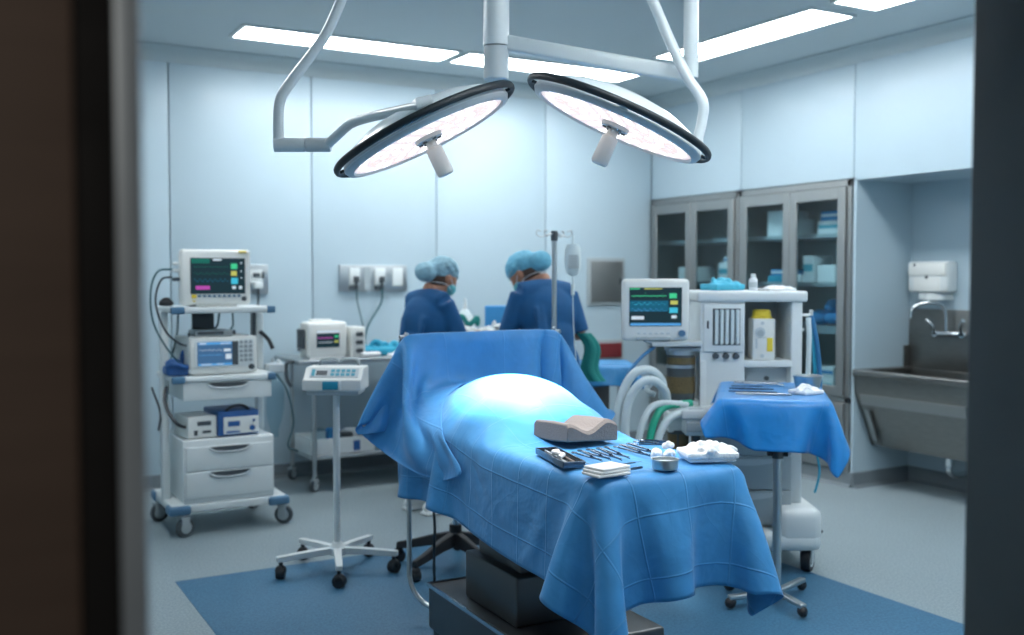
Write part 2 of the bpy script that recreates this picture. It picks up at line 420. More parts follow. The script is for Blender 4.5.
def settle(nx, ny, cell, place, sdf, pin=None, flat=None, steps=260, iters=14, thick=0.006, mu=0.55, bend=0.12, seed=1, damp=0.985):
    """position-based cloth: place(u,v)->xyz of the flat sheet; returns rest uv and settled grid"""
    rng = np.random.RandomState(seed)
    U, V = np.meshgrid((np.arange(nx) - (nx - 1) / 2) * cell, (np.arange(ny) - (ny - 1) / 2) * cell, indexing='ij')
    pmask = pin(U, V).ravel() if pin else np.zeros(U.size, bool)
    if flat: U, V = flat(U, V)
    FL = np.stack([U.ravel(), V.ravel()], 1)
    X = place(U, V).astype(float).reshape(-1, 3)
    X[:, 2] += rng.randn(len(X)) * 0.001
    pm = pmask; PX = X[pm].copy()
    Pv = X.copy()
    idx = np.arange(nx * ny).reshape(nx, ny)
    sets = []
    def add(A, B, L, k):
        A = A.ravel(); B = B.ravel()
        if len(A): sets.append((A, B, L, k))
    for p in (0, 1):
        add(idx[p:-1:2, :], idx[p + 1::2, :], cell, 1.0)
        add(idx[:, p:-1:2], idx[:, p + 1::2], cell, 1.0)
    L = cell * math.sqrt(2)
    for p in (0, 1):
        add(idx[p:-1:2, :-1], idx[p + 1::2, 1:], L, 0.5)
        add(idx[p:-1:2, 1:], idx[p + 1::2, :-1], L, 0.5)
    for s in (2, 4):
        for p in range(2 * s):
            a = np.arange(p, nx - s, 2 * s)
            if s and len(a):
                pass
        for q in range(s):
            for p in (0, 1):
                a = np.array([i for i in range(nx - s) if (i // s) % 2 == p and i % s == q], int)
                if len(a): add(idx[a, :], idx[a + s, :], cell * s, bend / s)
                a = np.array([i for i in range(ny - s) if (i // s) % 2 == p and i % s == q], int)
                if len(a): add(idx[:, a], idx[:, a + s], cell * s, bend / s)
    # clean lengths so that slices match
    tmp = []
    for A, B, L_, k in sets:
        n_ = min(len(A), len(B)); A, B = A[:n_], B[:n_]
        tmp.append((A, B, np.linalg.norm(FL[A] - FL[B], axis=1)[:, None] + 1e-6, k))
    sets = tmp
    dt2g = 9.8 * (1 / 60.0) ** 2 * 0.35
    e = 1e-3
    for st in range(steps):
        vel = (X - Pv) * damp
        sp = np.linalg.norm(vel, axis=1, keepdims=True)
        vel *= np.minimum(1.0, 0.02 / np.maximum(sp, 1e-9))
        Pv = X.copy(); X = X + vel; X[:, 2] -= dt2g
        for it in range(iters):
            for A, B, L_, k in sets:
                d = X[B] - X[A]; ln = np.linalg.norm(d, axis=1, keepdims=True) + 1e-9
                c = d * ((ln - L_) / ln * 0.5 * k)
                X[A] += c; X[B] -= c
            if it % 3 == 2 or it == iters - 1:
                for s in sdf:
                    f = s(X); m = f < thick
                    if m.any():
                        Q = X[m]; f0 = f[m]
                        g = np.stack([s(Q + np.array(dv)) - f0 for dv in ((e, 0, 0), (0, e, 0), (0, 0, e))], 1)
                        g /= (np.linalg.norm(g, axis=1, keepdims=True) + 1e-12)
                        X[m] = Q + g * (thick - f0)[:, None]
                        dv = X[m] - Pv[m]; tn = dv - g * (dv * g).sum(1, keepdims=True)
                        X[m] -= tn * mu
                X[pm] = PX
                fl = X[:, 2] < 0.004
                X[fl, 2] = 0.004
        if st == steps - 1: pass
    return U.ravel(), V.ravel(), X

def sheet_obj(name, nx, ny, U, V, X, material, thick=0.0015, sub=1, crumple=0.0):
    me = bpy.data.meshes.new(name)
    idx = np.arange(nx * ny).reshape(nx, ny)
    F = np.stack([idx[:-1, :-1], idx[1:, :-1], idx[1:, 1:], idx[:-1, 1:]], -1).reshape(-1, 4)
    me.from_pydata(X.tolist(), [], F.tolist())
    uvl = me.uv_layers.new(name='UVMap')
    loops = F.ravel()
    uvl.data.foreach_set('uv', np.stack([U[loops], V[loops]], 1).ravel())
    me.polygons.foreach_set('use_smooth', [True] * len(me.polygons))
    me.materials.append(M[material])
    o = bpy.data.objects.new(name, me); COL.objects.link(o)
    if sub:
        s = o.modifiers.new('subdivide', 'SUBSURF'); s.levels = sub; s.render_levels = sub
    if thick:
        s = o.modifiers.new('solidify', 'SOLIDIFY'); s.thickness = thick; s.offset = 0
    return o

# ================================================================== THE ROOM
CZ = 3.1
XW, YB, NX = 5.64, 7.40, 6.22       # right wall face, back wall face, back of the recesses
def panels(name, mats, rects, back):
    mb = MB()
    for r in rects: mb.b2(*r, bev=0.002)
    mb.mi = 1
    for r in back: mb.b2(*r)
    return struct(mb.build(name, mats))
xs = [-0.95, -0.648, 0.386, 1.42, 2.454, 3.488, 4.515, 5.64]
g = 0.004
panels('wall_back', ['wall', 'gap'], [(a + g, b - g, YB, YB + .03, 0, CZ) for a, b in zip(xs, xs[1:])], [(-0.95, 6.4, YB + .028, YB + .12, 0, CZ)])
ys = [1.12, 1.64, 2.78, 3.92, 5.06, 6.215, 7.4]
rects = [(XW, XW + .03, a + g, b - g, 2.2, CZ) for a, b in zip(ys, ys[1:])]
rects += [(XW, XW + .03, a + g, b - g, 0, 2.2) for a, b in zip(ys[:3], ys[1:4])]
panels('wall_right', ['wall', 'gap'], rects, [(XW + .028, 6.4, 1.0, 7.5, 2.2, CZ), (XW + .028, 6.4, 1.0, 3.9, 0, 2.2)])
mb = MB()                                                      # recess that holds the scrub sink
mb.b2(XW, NX, 5.035, 5.06, 0, 2.2); mb.b2(XW, NX, 3.90, 3.925, 0, 2.2); mb.b2(NX, NX + .03, 3.90, 5.06, 0, 2.2)
mb.b2(XW, NX, 3.90, 5.06, 2.185, 2.2)
struct(mb.build('wall_recess', 'wall'))
mb = MB(); mb.b2(NX, NX + .1, 5.06, 7.4, 0, 2.2); struct(mb.build('wall_behind_cabinets', 'gap'))
mb = MB(); mb.b2(-0.98, -0.95, 1.0, 7.5, 0, CZ); struct(mb.build('wall_left', 'wall'))
mb = MB(); mb.b2(-1.1, 6.5, 0.9, 7.6, -0.1, 0); struct(mb.build('floor', 'floor'))
mb = MB(); mb.b2(0.98, 3.82, 1.3, 5.10, 0, 0.002); struct(mb.build('floor_inlay', 'mat'))
mb = MB(); mb.b2(-1.1, 6.5, 0.9, 7.6, CZ, CZ + .1); struct(mb.build('ceiling', 'ceiling'))
# cove along the ceiling
cp = [(0, 0), (0, -.10), (.012, -.10), (.03, -.055), (.075, -.022), (.13, -.012), (.13, 0)]
mb = MB(); mb.prism([(YB - a, CZ + b) for a, b in cp], -0.95, XW, 'x'); struct(mb.build('trim_1', 'cove'))
mb = MB(); mb.prism([(XW - a, CZ + b) for a, b in cp], 1.1, YB, 'y'); struct(mb.build('trim_2', 'cove'))
# skirting
sk = [(0, 0), (.05, 0), (.018, .02), (.012, .10), (0, .105)]
mb = MB(); mb.prism([(YB - a, b) for a, b in sk], -0.95, XW, 'x'); struct(mb.build('baseboard_back', 'skirt'))
mb = MB(); mb.prism([(XW - a, b) for a, b in sk], 5.035, 7.4, 'y'); mb.prism([(XW - a, b) for a, b in sk], 1.1, 3.9, 'y'); struct(mb.build('baseboard_right', 'skirt'))
mb = MB(); mb.prism([(NX - a, b) for a, b in sk], 3.925, 5.035, 'y'); mb.prism([(5.035 - a, b) for a, b in sk], XW - .012, NX, 'x'); struct(mb.build('baseboard_recess', 'skirt'))
# doorway the camera looks through
mb = MB(); mb.b2(-1.0, -0.62, 0.95, 1.07, 0, CZ); mb.b2(1.66, 6.4, 0.95, 1.10, 0, CZ); mb.b2(-0.62, 1.66, 0.95, 1.10, 2.12, CZ)
struct(mb.build('wall_front', 'wall'))
mb = MB(); mb.b2(-0.62, 0.108, 0.985, 1.03, 0.01, 2.12, bev=.004)
dl = struct(mb.build('door_1', 'doorleaf'))
mb = MB(); mb.b2(0.108, 0.140, 0.975, 1.04, 0.01, 2.12, bev=.003); mb.build('seal', 'gasket', dl)
mb = MB(); mb.b2(0.140, 0.165, 0.98, 1.035, 0.01, 2.12, bev=.003); mb.build('edge_strip', 'edgestrip', dl)
mb = MB(); mb.b2(1.53, 1.66, 0.93, 1.12, 0, 2.12, bev=.004); struct(mb.build('trim_3', 'dsteel'))

cl_ = bpy.data.lights.new('door_fill', 'AREA'); cl_.energy = DOOR_FILL_ENERGY; cl_.size = .6; cl_.color = (1, .9, .8)  # added fill lamp behind the camera, brightens the near door leaf
co = bpy.data.objects.new('door_fill', cl_); COL.objects.link(co); co.location = (-0.5, -0.9, 2.5); co.rotation_euler = (R(25), 0, 0)

# ------------------------------------------------------------------ ceiling lights
def ceiling_light(x0, x1, y0, y1, label):
    t = thing('ceiling_light', label, 'ceiling light', ((x0 + x1) / 2, (y0 + y1) / 2, CZ), group='recessed ceiling light panels')
    hx, hy = (x1 - x0) / 2, (y1 - y0) / 2
    mb = MB()
    for s in (-1, 1):
        mb.b2(-hx, hx, s * hy - .012, s * hy + .012, -.014, .0); mb.b2(s * hx - .012, s * hx + .012, -hy, hy, -.014, 0)
    mb.build('frame', 'white', t)
    mb = MB(); mb.b2(-hx + .01, hx - .01, -hy + .01, hy - .01, -.010, -.002); mb.build('diffuser', 'panel', t)
ceiling_light(1.71, 3.24, 6.46, 6.81, 'long glowing ceiling panel at top left, the left one of the end-to-end pair')
ceiling_light(3.31, 4.84, 6.46, 6.81, 'long glowing ceiling panel behind the lamp column, parallel to the back wall')
ceiling_light(4.53, 4.90, 4.40, 5.93, 'glowing ceiling panel at top right, running alongside the cabinet wall')
ceiling_light(4.53, 4.90, 2.72, 4.25, 'glowing ceiling panel nearest the door end of the cabinet wall row')
ceiling_light(0.55, 0.92, 4.40, 5.93, 'glowing ceiling panel over the monitor cart side')

ceiling_light(1.20, 2.73, 1.75, 2.10, 'added unseen ceiling panel just inside the doorway, left one')  # assumed panel pair out of view, added for light from above
ceiling_light(2.80, 4.33, 1.75, 2.10, 'added unseen ceiling panel just inside the doorway, right one')

# ------------------------------------------------------------------ wall fittings
def wall_outlet_bar():
    t = thing('outlet_bar', 'grey steel wall strip with two plugged sockets and a blank plate above the steel table', 'socket panel', (2.94, YB, 1.49))
    mb = MB(); mb.box((0, -.012, 0), (.56, .024, .205), bev=.004); mb.build('back_plate', 'steel', t)
    for x in (-.165, .045):
        mb = MB(); mb.box((x, -.034, .015), (.085, .025, .13), bev=.006)
        s = mb.build('socket', 'white', t)
        mb = MB(); mb.box((x + .01, -.056, -.01), (.04, .03, .05), bev=.006); mb.tube([(x + .01, -.055, -.03), (x + .01, -.055, -.08)], .010, 8, 0); mb.build('plug', 'dgrey', s)
        mb = MB(); mb.box((x - .005, -.032, -.075), (.07, .03, .03), bev=.005); mb.build('rocker_switch', 'dgrey', t)
    mb = MB(); mb.box((-.06, -.026, 0), (.05, .006, .17)); mb.build('vent_plate', 'grey', t)
    mb = MB(); mb.box((.195, -.028, .01), (.085, .012, .14), bev=.004); mb.build('blank_plate', 'white', t)
wall_outlet_bar()
for a, lab in ((-.155, 'thin grey power cord hanging from the left socket down to the steel table'), (.055, 'thick dark power cord curving from the right socket down to the steel table')):
    x = 2.94 + a
    mb = MB()
    if a < 0: mb.tube([(x, YB - .055, 1.41), (x + .01, YB - .05, 1.30), (x + .05, YB - .06, 1.12), (x + .06, YB - .08, .96)], .005, 8)
    else: mb.tube([(x, YB - .055, 1.41), (x - .01, YB - .06, 1.30), (x - .12, YB - .08, 1.14), (x - .17, YB - .12, 1.02), (x - .17, YB - .14, .95)], .009, 8)
    tag(mb.build('cable', 'cablet'), lab, 'cord')
t = thing('wall_socket', 'steel socket plate with a white plug on the wall right of the cart monitor', 'socket', (2.035, YB, 1.485))
mb = MB(); mb.box((0, -.01, 0), (.15, .02, .215), bev=.004); mb.build('back_plate', 'steel', t)
mb = MB(); mb.box((-.02, -.03, .02), (.09, .03, .10), bev=.006); mb.build('socket', 'white', t)
mb = MB(); mb.box((-.02, -.05, .03), (.05, .02, .03), bev=.004); mb.box((.03, -.045, .03), (.02, .02, .045), bev=.004); mb.build('switch', 'dgrey', t)
mb = MB(); mb.box((-.02, -.07, -.045), (.07, .07, .05), bev=.01); p = mb.build('plug', 'white', t)
mb = MB(); mb.tube([(-.02, -.09, -.065), (-.02, -.09, -.16), (-.03, -.08, -.3), (-.05, -.1, -.5)], .008, 8); mb.build('cord', 'cable', p)
t = thing('wall_hatch', 'grey steel panel door on the back wall right of the standing nurses', 'wall panel', (5.135, YB, 1.46))
mb = MB(); mb.box((0, -.01, 0), (.40, .02, .42), bev=.004); mb.build('frame', 'grey', t)
mb = MB(); mb.box((0, -.024, 0), (.34, .012, .36), bev=.004); mb.build('door', 'steelv', t)
mb = MB(); mb.box((.14, -.036, 0), (.015, .014, .05), bev=.003); mb.build('latch', 'dgrey', t)
t = thing('gas_outlet_box', 'recessed dark wall box with a dull red insert above the blue-draped side table', 'wall box', (5.17, YB, .85))
mb = MB(); mb.box((0, -.01, .0), (.30, .02, .19), bev=.003); mb.build('frame', 'grey', t)
mb = MB(); mb.box((0, -.03, .0), (.24, .03, .13), bev=.004); mb.build('insert', 'redbox', t)

# ------------------------------------------------------------------ glazed steel cabinets in the right wall
def cabinet(y0, y1, label):
    """origin at the floor, left end as seen from the room is y1"""
    t = thing('cabinet', label, 'cabinet', (XW, y0, 0), group='recessed steel storage cabinets')
    W = y1 - y0; D = .50; H = 2.19; mid = .62
    mb = MB()
    mb.b2(.0, D, 0, .02, .10, H); mb.b2(.0, D, W - .02, W, .10, H); mb.b2(.0, D, 0, W, H - .02, H); mb.b2(D - .01, D, 0, W, .1, H)
    mb.b2(.0, D, 0, W, .10, .12); mb.b2(0, D, 0, W, mid - .01, mid + .01); mb.b2(.03, D, 0, W, 0, .10)
    # face frame
    mb.b2(-.02, .02, 0, .035, .10, H); mb.b2(-.02, .02, W - .035, W, .10, H); mb.b2(-.02, .02, 0, W, H - .045, H)
    mb.b2(-.02, .02, 0, W, mid - .02, mid + .02)
    mb.build('body', 'steelv', t, bevel=.002)
    for i, z in enumerate((1.08, 1.43, 1.79)):
        mb = MB(); mb.b2(.06, D - .02, .02, W - .02, z, z + (.03 if i else .06)); mb.build('shelf', 'steel', t)
    dw = (W - .07) / 2
    for k in (0, 1):
        a = .035 + k * dw; b = a + dw
        fr = .07
        mb = MB(); z0, z1 = mid + .025, H - .05
        mb.b2(-.04, -.015, a + .003, a + fr, z0, z1); mb.b2(-.04, -.015, b - fr, b - .003, z0, z1)
        mb.b2(-.04, -.015, a + fr, b - fr, z0, z0 + fr); mb.b2(-.04, -.015, a + fr, b - fr, z1 - fr * 1.2, z1)
        d = mb.build('glass_door', 'steelv', t, bevel=.003)
        mb = MB(); mb.b2(-.030, -.026, a + fr - .005, b - fr + .005, z0 + fr - .005, z1 - fr * 1.2 + .005); mb.build('glass_pane', 'clear', d)
        hy = (b - .03) if k == 0 else (a + .03)
        mb = MB(); mb.tube([(-.042, hy, 1.22), (-.062, hy, 1.24), (-.062, hy, 1.34), (-.042, hy, 1.36)], .006, 8); mb.build('handle', 'steel', d)
        mb = MB(); z0, z1 = .125, mid - .025
        mb.b2(-.035, -.015, a + .003, b - .003, z0, z1, bev=.003)
        mb.b2(-.041, -.035, a + .06, b - .06, z0 + .06, z1 - .06, bev=.003)
        d = mb.build('lower_door', 'steelv', t)
        mb = MB(); mb.b2(-.055, -.035, hy - .012, hy + .012, .40, .50, bev=.004); mb.build('handle', 'dgrey', d)
    return t
cabinet(6.225, 7.375, 'recessed steel glass-door cabinet nearest the room corner, mostly bare shelves')
cabinet(5.065, 6.215, 'recessed steel glass-door cabinet beside the sink recess, fuller shelves')
X0 = XW
def carton(y, z, sx, sy, sz, mats, label, group=None, name='supply_box', cat='box', rz=0, x=.22):
    mb = MB(); mb.box((0, 0, sz / 2), (sx, sy, sz), bev=.004)
    if len(mats) > 1:
        mb.mi = 1; mb.box((-sx / 2 - .001, 0, sz * .55), (.003, sy * .9, sz * .28))
    o = mb.build(name, list(mats)); o.location = (X0 + x, y, z); o.rotation_euler = (0, 0, R(rz))
    return tag(o, label, cat, group)
carton(7.02, 1.46, .2, .26, .13, ('box_w',), 'white carton on the middle shelf of the leftmost cabinet door')
carton(6.52, 1.46, .2, .20, .16, ('box_w', 'box_t'), 'white and teal carton on the middle shelf behind the second cabinet door')
carton(6.50, 1.62, .18, .14, .05, ('box_w', 'box_b'), 'flat white carton lying on the teal-striped carton')
carton(5.92, 1.82, .24, .20, .20, ('box_w',), 'tall white carton on the top shelf behind the third cabinet door')
carton(5.76, 1.82, .20, .10, .13, ('box_w',), 'small white carton right of the tall one on the top shelf')
carton(5.40, 1.82, .2, .22, .10, ('box_w', 'box_t'), 'white carton on the top shelf behind the rightmost door, lower of two')
carton(5.38, 1.92, .2, .20, .07, ('box_b', 'box_w'), 'blue and white carton stacked on another at the top of the rightmost door')
carton(5.90, 1.46, .22, .24, .05, ('teal',), 'folded blue cloth pack on the middle shelf behind the third door', name='cloth_pack', cat='cloth pack')
carton(5.92, 1.51, .2, .16, .05, ('box_b', 'box_w'), 'small blue packet on top of the folded cloth pack')
carton(5.72, 1.46, .2, .09, .06, ('box_w',), 'small white packet beside the folded cloth pack')
carton(5.60, 1.46, .2, .10, .20, ('box_w', 'box_t'), 'upright pale carton at the left of the rightmost middle shelf')
carton(5.42, 1.46, .2, .18, .13, ('box_w',), 'square white carton on the rightmost middle shelf')
carton(5.29, 1.46, .2, .06, .28, ('box_w',), 'tall slim white carton at the right end of the middle shelf')
for i, (y, z, s) in enumerate(((5.56, 1.14, 1.0), (5.42, 1.14, .9), (5.30, 1.14, 1.05), (5.43, 1.22, .8))):
    mb = MB(); mb.ball((0, 0, .05), (.11 * s, .075 * s, .055 * s), 14); mb.ball((0.03, .03, .08), (.07, .05, .035), 12)
    o = mb.build('blue_bundle', 'box_b', remesh=.008); o.location = (X0 + .22, y, z)
    tag(o, ('left blue cloth bundle on the lower glass shelf', 'middle blue cloth bundle on the lower glass shelf', 'right blue cloth bundle on the lower glass shelf', 'smaller blue cloth bundle on top of the other three')[i], 'cloth bundle', 'blue bundles in the cabinet')
carton(5.42, .64, .22, .18, .10, ('box_w', 'box_t'), 'white and teal carton at the cabinet bottom, lower of two')
carton(5.42, .74, .20, .17, .09, ('box_w', 'box_b'), 'white carton stacked at the cabinet bottom, upper of two')

# ------------------------------------------------------------------ scrub sink
t = thing('scrub_sink', 'large stainless steel scrub sink hung in the wall recess under the towel dispenser', 'sink', (XW, 4.08, 0))
W = .945
mb = MB()
x0, x1 = -.02, .56
zt, zb = .835, .29
def plate(poly, ya, yb): mb.prism(poly, ya, yb, 'y')
plate([(x0, zt), (x0 + .02, zt - .16), (x0 + .20, zb), (x0 + .225, zb + .02), (x0 + .045, zt - .16), (x0 + .03, zt)], 0, W)   # front
plate([(x0 + .20, zb), (x1, zb), (x1, zb + .02), (x0 + .2, zb + .02)], 0, W)
for a, b in ((0, .025), (W - .025, W)): plate([(x0, zt), (x0 + .02, zt - .16), (x0 + .20, zb), (x1, zb), (x1, zt)], a, b)
plate([(x1 - .02, zb), (x1, zb), (x1, zt), (x1 - .02, zt)], 0, W)
mb.build('basin', 'sinksteel', t, bevel=.004)
mb = MB(); mb.b2(x0 - .015, x0 + .05, -.0, W, zt - .035, zt + .012, bev=.008); mb.b2(x0, x1, W - .045, W, zt - .02, zt + .012, bev=.008); mb.b2(x0, x1, 0, .045, zt - .02, zt + .012, bev=.008)
mb.build('rim', 'sinksteel', t)
mb = MB(); mb.prism([(x0 + .01, .675), (x0 + .022, .675), (x0 + .045, .60), (x0 + .03, .60)], .05, W - .05); mb.prism([(x0 + .05, .56), (x0 + .06, .56), (x0 + .15, .34), (x0 + .14, .34)], W - .10, W - .06); mb.build('apron_seam', 'steelv', t)
mb = MB(); mb.b2(.555, .575, 0.0, W, .80, 1.27, bev=.006); mb.b2(.50, .56, W - .012, W, .80, 1.0); mb.build('splashback', 'sinksteel', t)
mb = MB(); mb.cyl((.38, .45, zb), (.38, .45, .20), .03); mb.tube([(.38, .45, .22), (.38, .45, .16), (.44, .45, .13), (.57, .45, .13)], .022, 12); mb.build('drain', 'chrome', t)
tp = thing('faucet', 'chrome wall-mounted mixer tap with swan neck spout over the steel sink', 'faucet', (XW + .555, 4.655, 1.12))
mb = MB(); mb.box((-.03, 0, -.02), (.05, .28, .035), bev=.012); mb.cyl((-.01, .11, -.02), (-.055, .11, -.02), .024); mb.cyl((-.01, -.11, -.02), (-.055, -.11, -.02), .024); mb.build('body', 'chrome', tp)
mb = MB(); mb.tube([(-.04, .02, 0), (-.05, .02, .13), (-.09, .04, .19), (-.16, .10, .20), (-.22, .16, .16), (-.23, .17, .09)], .012, 12); mb.build('spout', 'chrome', tp)
for s in (1, -1):
    mb = MB(); mb.tube([(-.05, s * .11, -.01), (-.07, s * .115, .04), (-.09, s * .15, .08)], lambda q: .009 + .005 * q, 10); mb.build('lever', 'chrome', tp)
td = thing('towel_dispenser', 'white plastic paper towel dispenser with rounded front above the sink', 'dispenser', (NX, 4.80, 1.47))
mb = MB(); mb.box((-.06, 0, .03), (.12, .33, .22), bev=.02); mb.build('housing', 'white', td)
mb = MB(); mb.box((-.123, 0, .085), (.008, .31, .09), bev=.003); mb.box((-.124, 0, -.02), (.006, .22, .10), bev=.003); mb.build('cover', 'white2', td)
mb = MB(); mb.box((-.129, .10, .115), (.006, .012, .02)); mb.ball((-.127, 0, .03), (.005, .014, .014), 10); mb.build('lock', 'dgrey', td)
mb = MB(); mb.prism([(-.13 * math.cos(a) * 1.0, .13 * math.sin(a)) for a in [math.pi * k / 14 - math.pi / 2 for k in range(15)]], -.13, -.085, 'z'); mb.build('bottom_tray', 'white', td)

# ================================================================== OPERATING TABLE
BED_RZ = -1.5
bed_c = (1.975, 3.30)
def bedp(x, y, z=0):
    c, s = math.cos(R(BED_RZ)), math.sin(R(BED_RZ)); return (bed_c[0] + x * c - y * s, bed_c[1] + x * s + y * c, z)
t = thing('operating_table', 'operating table on a dark steel base, hidden under blue drapes', 'operating table', (bed_c[0], bed_c[1], 0), BED_RZ)
mb = MB(); mb.b2(-.255, .30, -.42, .46, .05, .235, bev=.012); mb.b2(-.24, .28, -.40, .44, .002, .05); mb.build('base', 'dsteel', t)
mb = MB(); mb.b2(-.262, -.252, -.42, .46, .225, .24); mb.b2(-.255, .30, .452, .462, .225, .24); mb.build('base_trim', 'chrome', t)
mb = MB(); mb.b2(-.15, .17, -.15, .2, .235, .62, bev=.01); mb.b2(-.19, .21, -.19, .24, .235, .42, bev=.01); mb.build('column', 'dsteel', t)
mb = MB(); mb.b2(-.26, .26, -.84, .84, .70, .80, bev=.01); mb.b2(-.2, .2, -.3, .35, .62, .70); mb.build('tabletop', 'dgrey', t)
mb = MB(); mb.b2(-.27, .27, -.86, .86, .80, .888, bev=.02); mb.build('mattress', 'black', t)
for s in (-1, 1):
    mb = MB(); mb.b2(s * .275 - .006, s * .275 + .006, -.7, .7, .73, .755); mb.build('side_rail', 'steel', t)

# arch that carries the screen drape, clamped to the table
AL, AR = (1.765, 4.05, 1.245), (2.535, 4.05, 1.25)
SL, SR = (1.56, 4.03, .87), (2.75, 4.03, .85)
t = thing('drape_arch', 'bent steel tube frame holding the blue screen drape, its left leg bare below', 'screen frame')
mb = MB(); mb.tube([SL, tuple(np.array(AL) * .97 + np.array(SL) * .03), AL, (1.80, 4.05, 1.2455), (2.50, 4.05, 1.2495), AR, tuple(np.array(AR) * .97 + np.array(SR) * .03), SR], .010, 10, 3); a_ = mb.build('arch', 'steel', t); a_.location = (0, .016, -.008)
mb = MB(); mb.tube([(1.775, 4.055, 1.24), (1.775, 4.055, .8), (1.775, 4.055, .30), (1.775, 4.04, .16), (1.80, 3.98, .09), (1.85, 3.86, .06), (1.87, 3.76, .06)], .0115, 12); mb.build('left_leg', 'steel', t)
mb = MB(); mb.tube([(2.51, 4.055, 1.24), (2.51, 4.055, .8), (2.50, 4.05, .5), (2.30, 4.0, .45), (2.1, 3.9, .60), (2.1, 3.8, .74)], .0115, 12); mb.build('right_leg', 'steel', t)

# sheets
CELL = .026
hump = dict(c=(2.02, 3.56, .88), r=(.285, .385, .218))
col_bed = [lambda P: sd_box(P, (bed_c[0], bed_c[1], .44), (.285, .875, .454), .022, BED_RZ),
           lambda P: sd_ell(P, hump['c'], hump['r']),
           lambda P: sd_ell(P, (1.98, 3.85, .82), (.30, .30, .20)), lambda P: sd_ell(P, (2.13, 3.38, .88), (.16, .26, .13)),
           lambda P: sd_ell(P, (1.86, 3.42, .86), (.15, .24, .16))]
nx, ny = int(1.30 / CELL), int(1.98 / CELL)
cx_, cy_ = bedp(0, 3.52 - bed_c[1] + .0)[:2]
def flat_main(U, V):
    k = np.clip((-V - .65) / .33, 0, 1) * np.clip((U - .3) / .33, 0, 1)
    return U - .05 * k, V + .10 * k
def place_main(U, V):
    a = R(BED_RZ); x = U * math.cos(a) - V * math.sin(a); y = U * math.sin(a) + V * math.cos(a)
    yc = 2.44 - .35 + .99
    return np.stack([bedp(0, 0)[0] + x - .0 + (yc - 3.3) * .026, yc + y, np.full_like(U, 1.22)], -1)
U_, V_, X_ = settle(nx, ny, CELL, place_main, col_bed, steps=170, iters=12, thick=.006, mu=.35, bend=.08, seed=3, flat=flat_main)
main_X = X_.copy()
o = sheet_obj('surgical_drape', nx, ny, U_, V_, X_, 'drape')
tag(o, 'long blue surgical drape over the covered patient and operating table, hanging to both sides', 'drape')

def sd_main(P):      # keeps the screen sheet above the first one
    return np.minimum(sd_box(P, (bed_c[0], bed_c[1], .44), (.297, .887, .466), .03, BED_RZ), np.minimum(sd_ell(P, hump['c'], tuple(v + .009 for v in hump['r'])), sd_ell(P, (1.98, 3.85, .82), (.315, .315, .215))))
col_scr = [sd_main, lambda P: sd_cap(P, AL, AR, .012), lambda P: sd_cap(P, AL, SL, .012), lambda P: sd_cap(P, AR, SR, .012)]
nx2, ny2 = 65, 49
HB, AL_, AR_, SL_, SR_ = .385, np.array(AL), np.array(AR), np.array(SL), np.array(SR)
AMAX = .385 + .43
def flat_scr(U, V):
    u = U / U.max() * AMAX; t = V / V.max(); a = np.abs(u)
    Lf = np.interp(a, [0, .40, .50, .60, .69, AMAX], [.40, .42, .55, .90, .70, .08]); Lb = np.interp(a, [0, .5, AMAX], [.50, .45, .06])
    return u, np.where(t < 0, t * Lf, t * Lb)
def arch_pos(u):
    s = np.clip((np.abs(u) - HB) / .43, 0, 1)[..., None]; m = ((np.clip(u, -HB, HB) + HB) / (2 * HB))[..., None]
    bar = AL_ + (AR_ - AL_) * m
    return np.where((u < 0)[..., None], bar + (SL_ - AL_) * s, bar + (SR_ - AR_) * s) + np.stack([np.where(s[..., 0] > 0, np.sign(u) * .022, 0), 0 * u - .004, np.where(s[..., 0] > 0, .008, .015)], -1)
def place_scr(u, b):
    P = arch_pos(u); P[..., 1] += b * .96; P[..., 2] -= np.abs(b) * .25; return P
U2, V2, X2 = settle(nx2, ny2, CELL, place_scr, col_scr, steps=210, iters=12, thick=.006, mu=.4, bend=.12, seed=5, flat=flat_scr,
    pin=lambda U, V: (np.abs(V) < 1e-6))
o = sheet_obj('screen_drape', nx2, ny2, U2, V2, X2, 'drape2')
tag(o, 'light blue drape hung over the arch at the head end, corner dangling at left', 'drape')

# ------------------------------------------------------------------ things lying on the drape at the foot
TZ = .907
def at(x, y, z=TZ): return (x, y, z)
# contoured foam pillow
pc = Vector((2.07, 3.13)); 
mb = MB()
L, Wd = .225, .205
n = 26
rings = []
for j in range(n + 1):
    u = j / n; x = (u - .5) * L
    top = float(np.interp(u, [0, .08, .2, .32, .42, .52, .64, .76, .86, 1], [.054, .056, .048, .037, .033, .038, .053, .066, .066, .054]))
    hw = Wd / 2
    rings.append([(x, yy, zz) for yy, zz in ((-hw, .004), (-hw, top * .5), (-hw, top - .010), (-hw + .010, top), (0, top + .002), (hw - .010, top), (hw, top - .010), (hw, top * .5), (hw, .004), (0, .0))])
mb.rings(rings)
o = mb.build('foam_pillow', 'foam', bevel=.004); o.location = at(1.985, 3.045, TZ + .006); o.rotation_euler = (R(-2), R(3), R(4)); o.scale = (1, 1, 1.22)
tag(o, 'grey wavy contoured foam pillow lying on the blue drape', 'pillow')

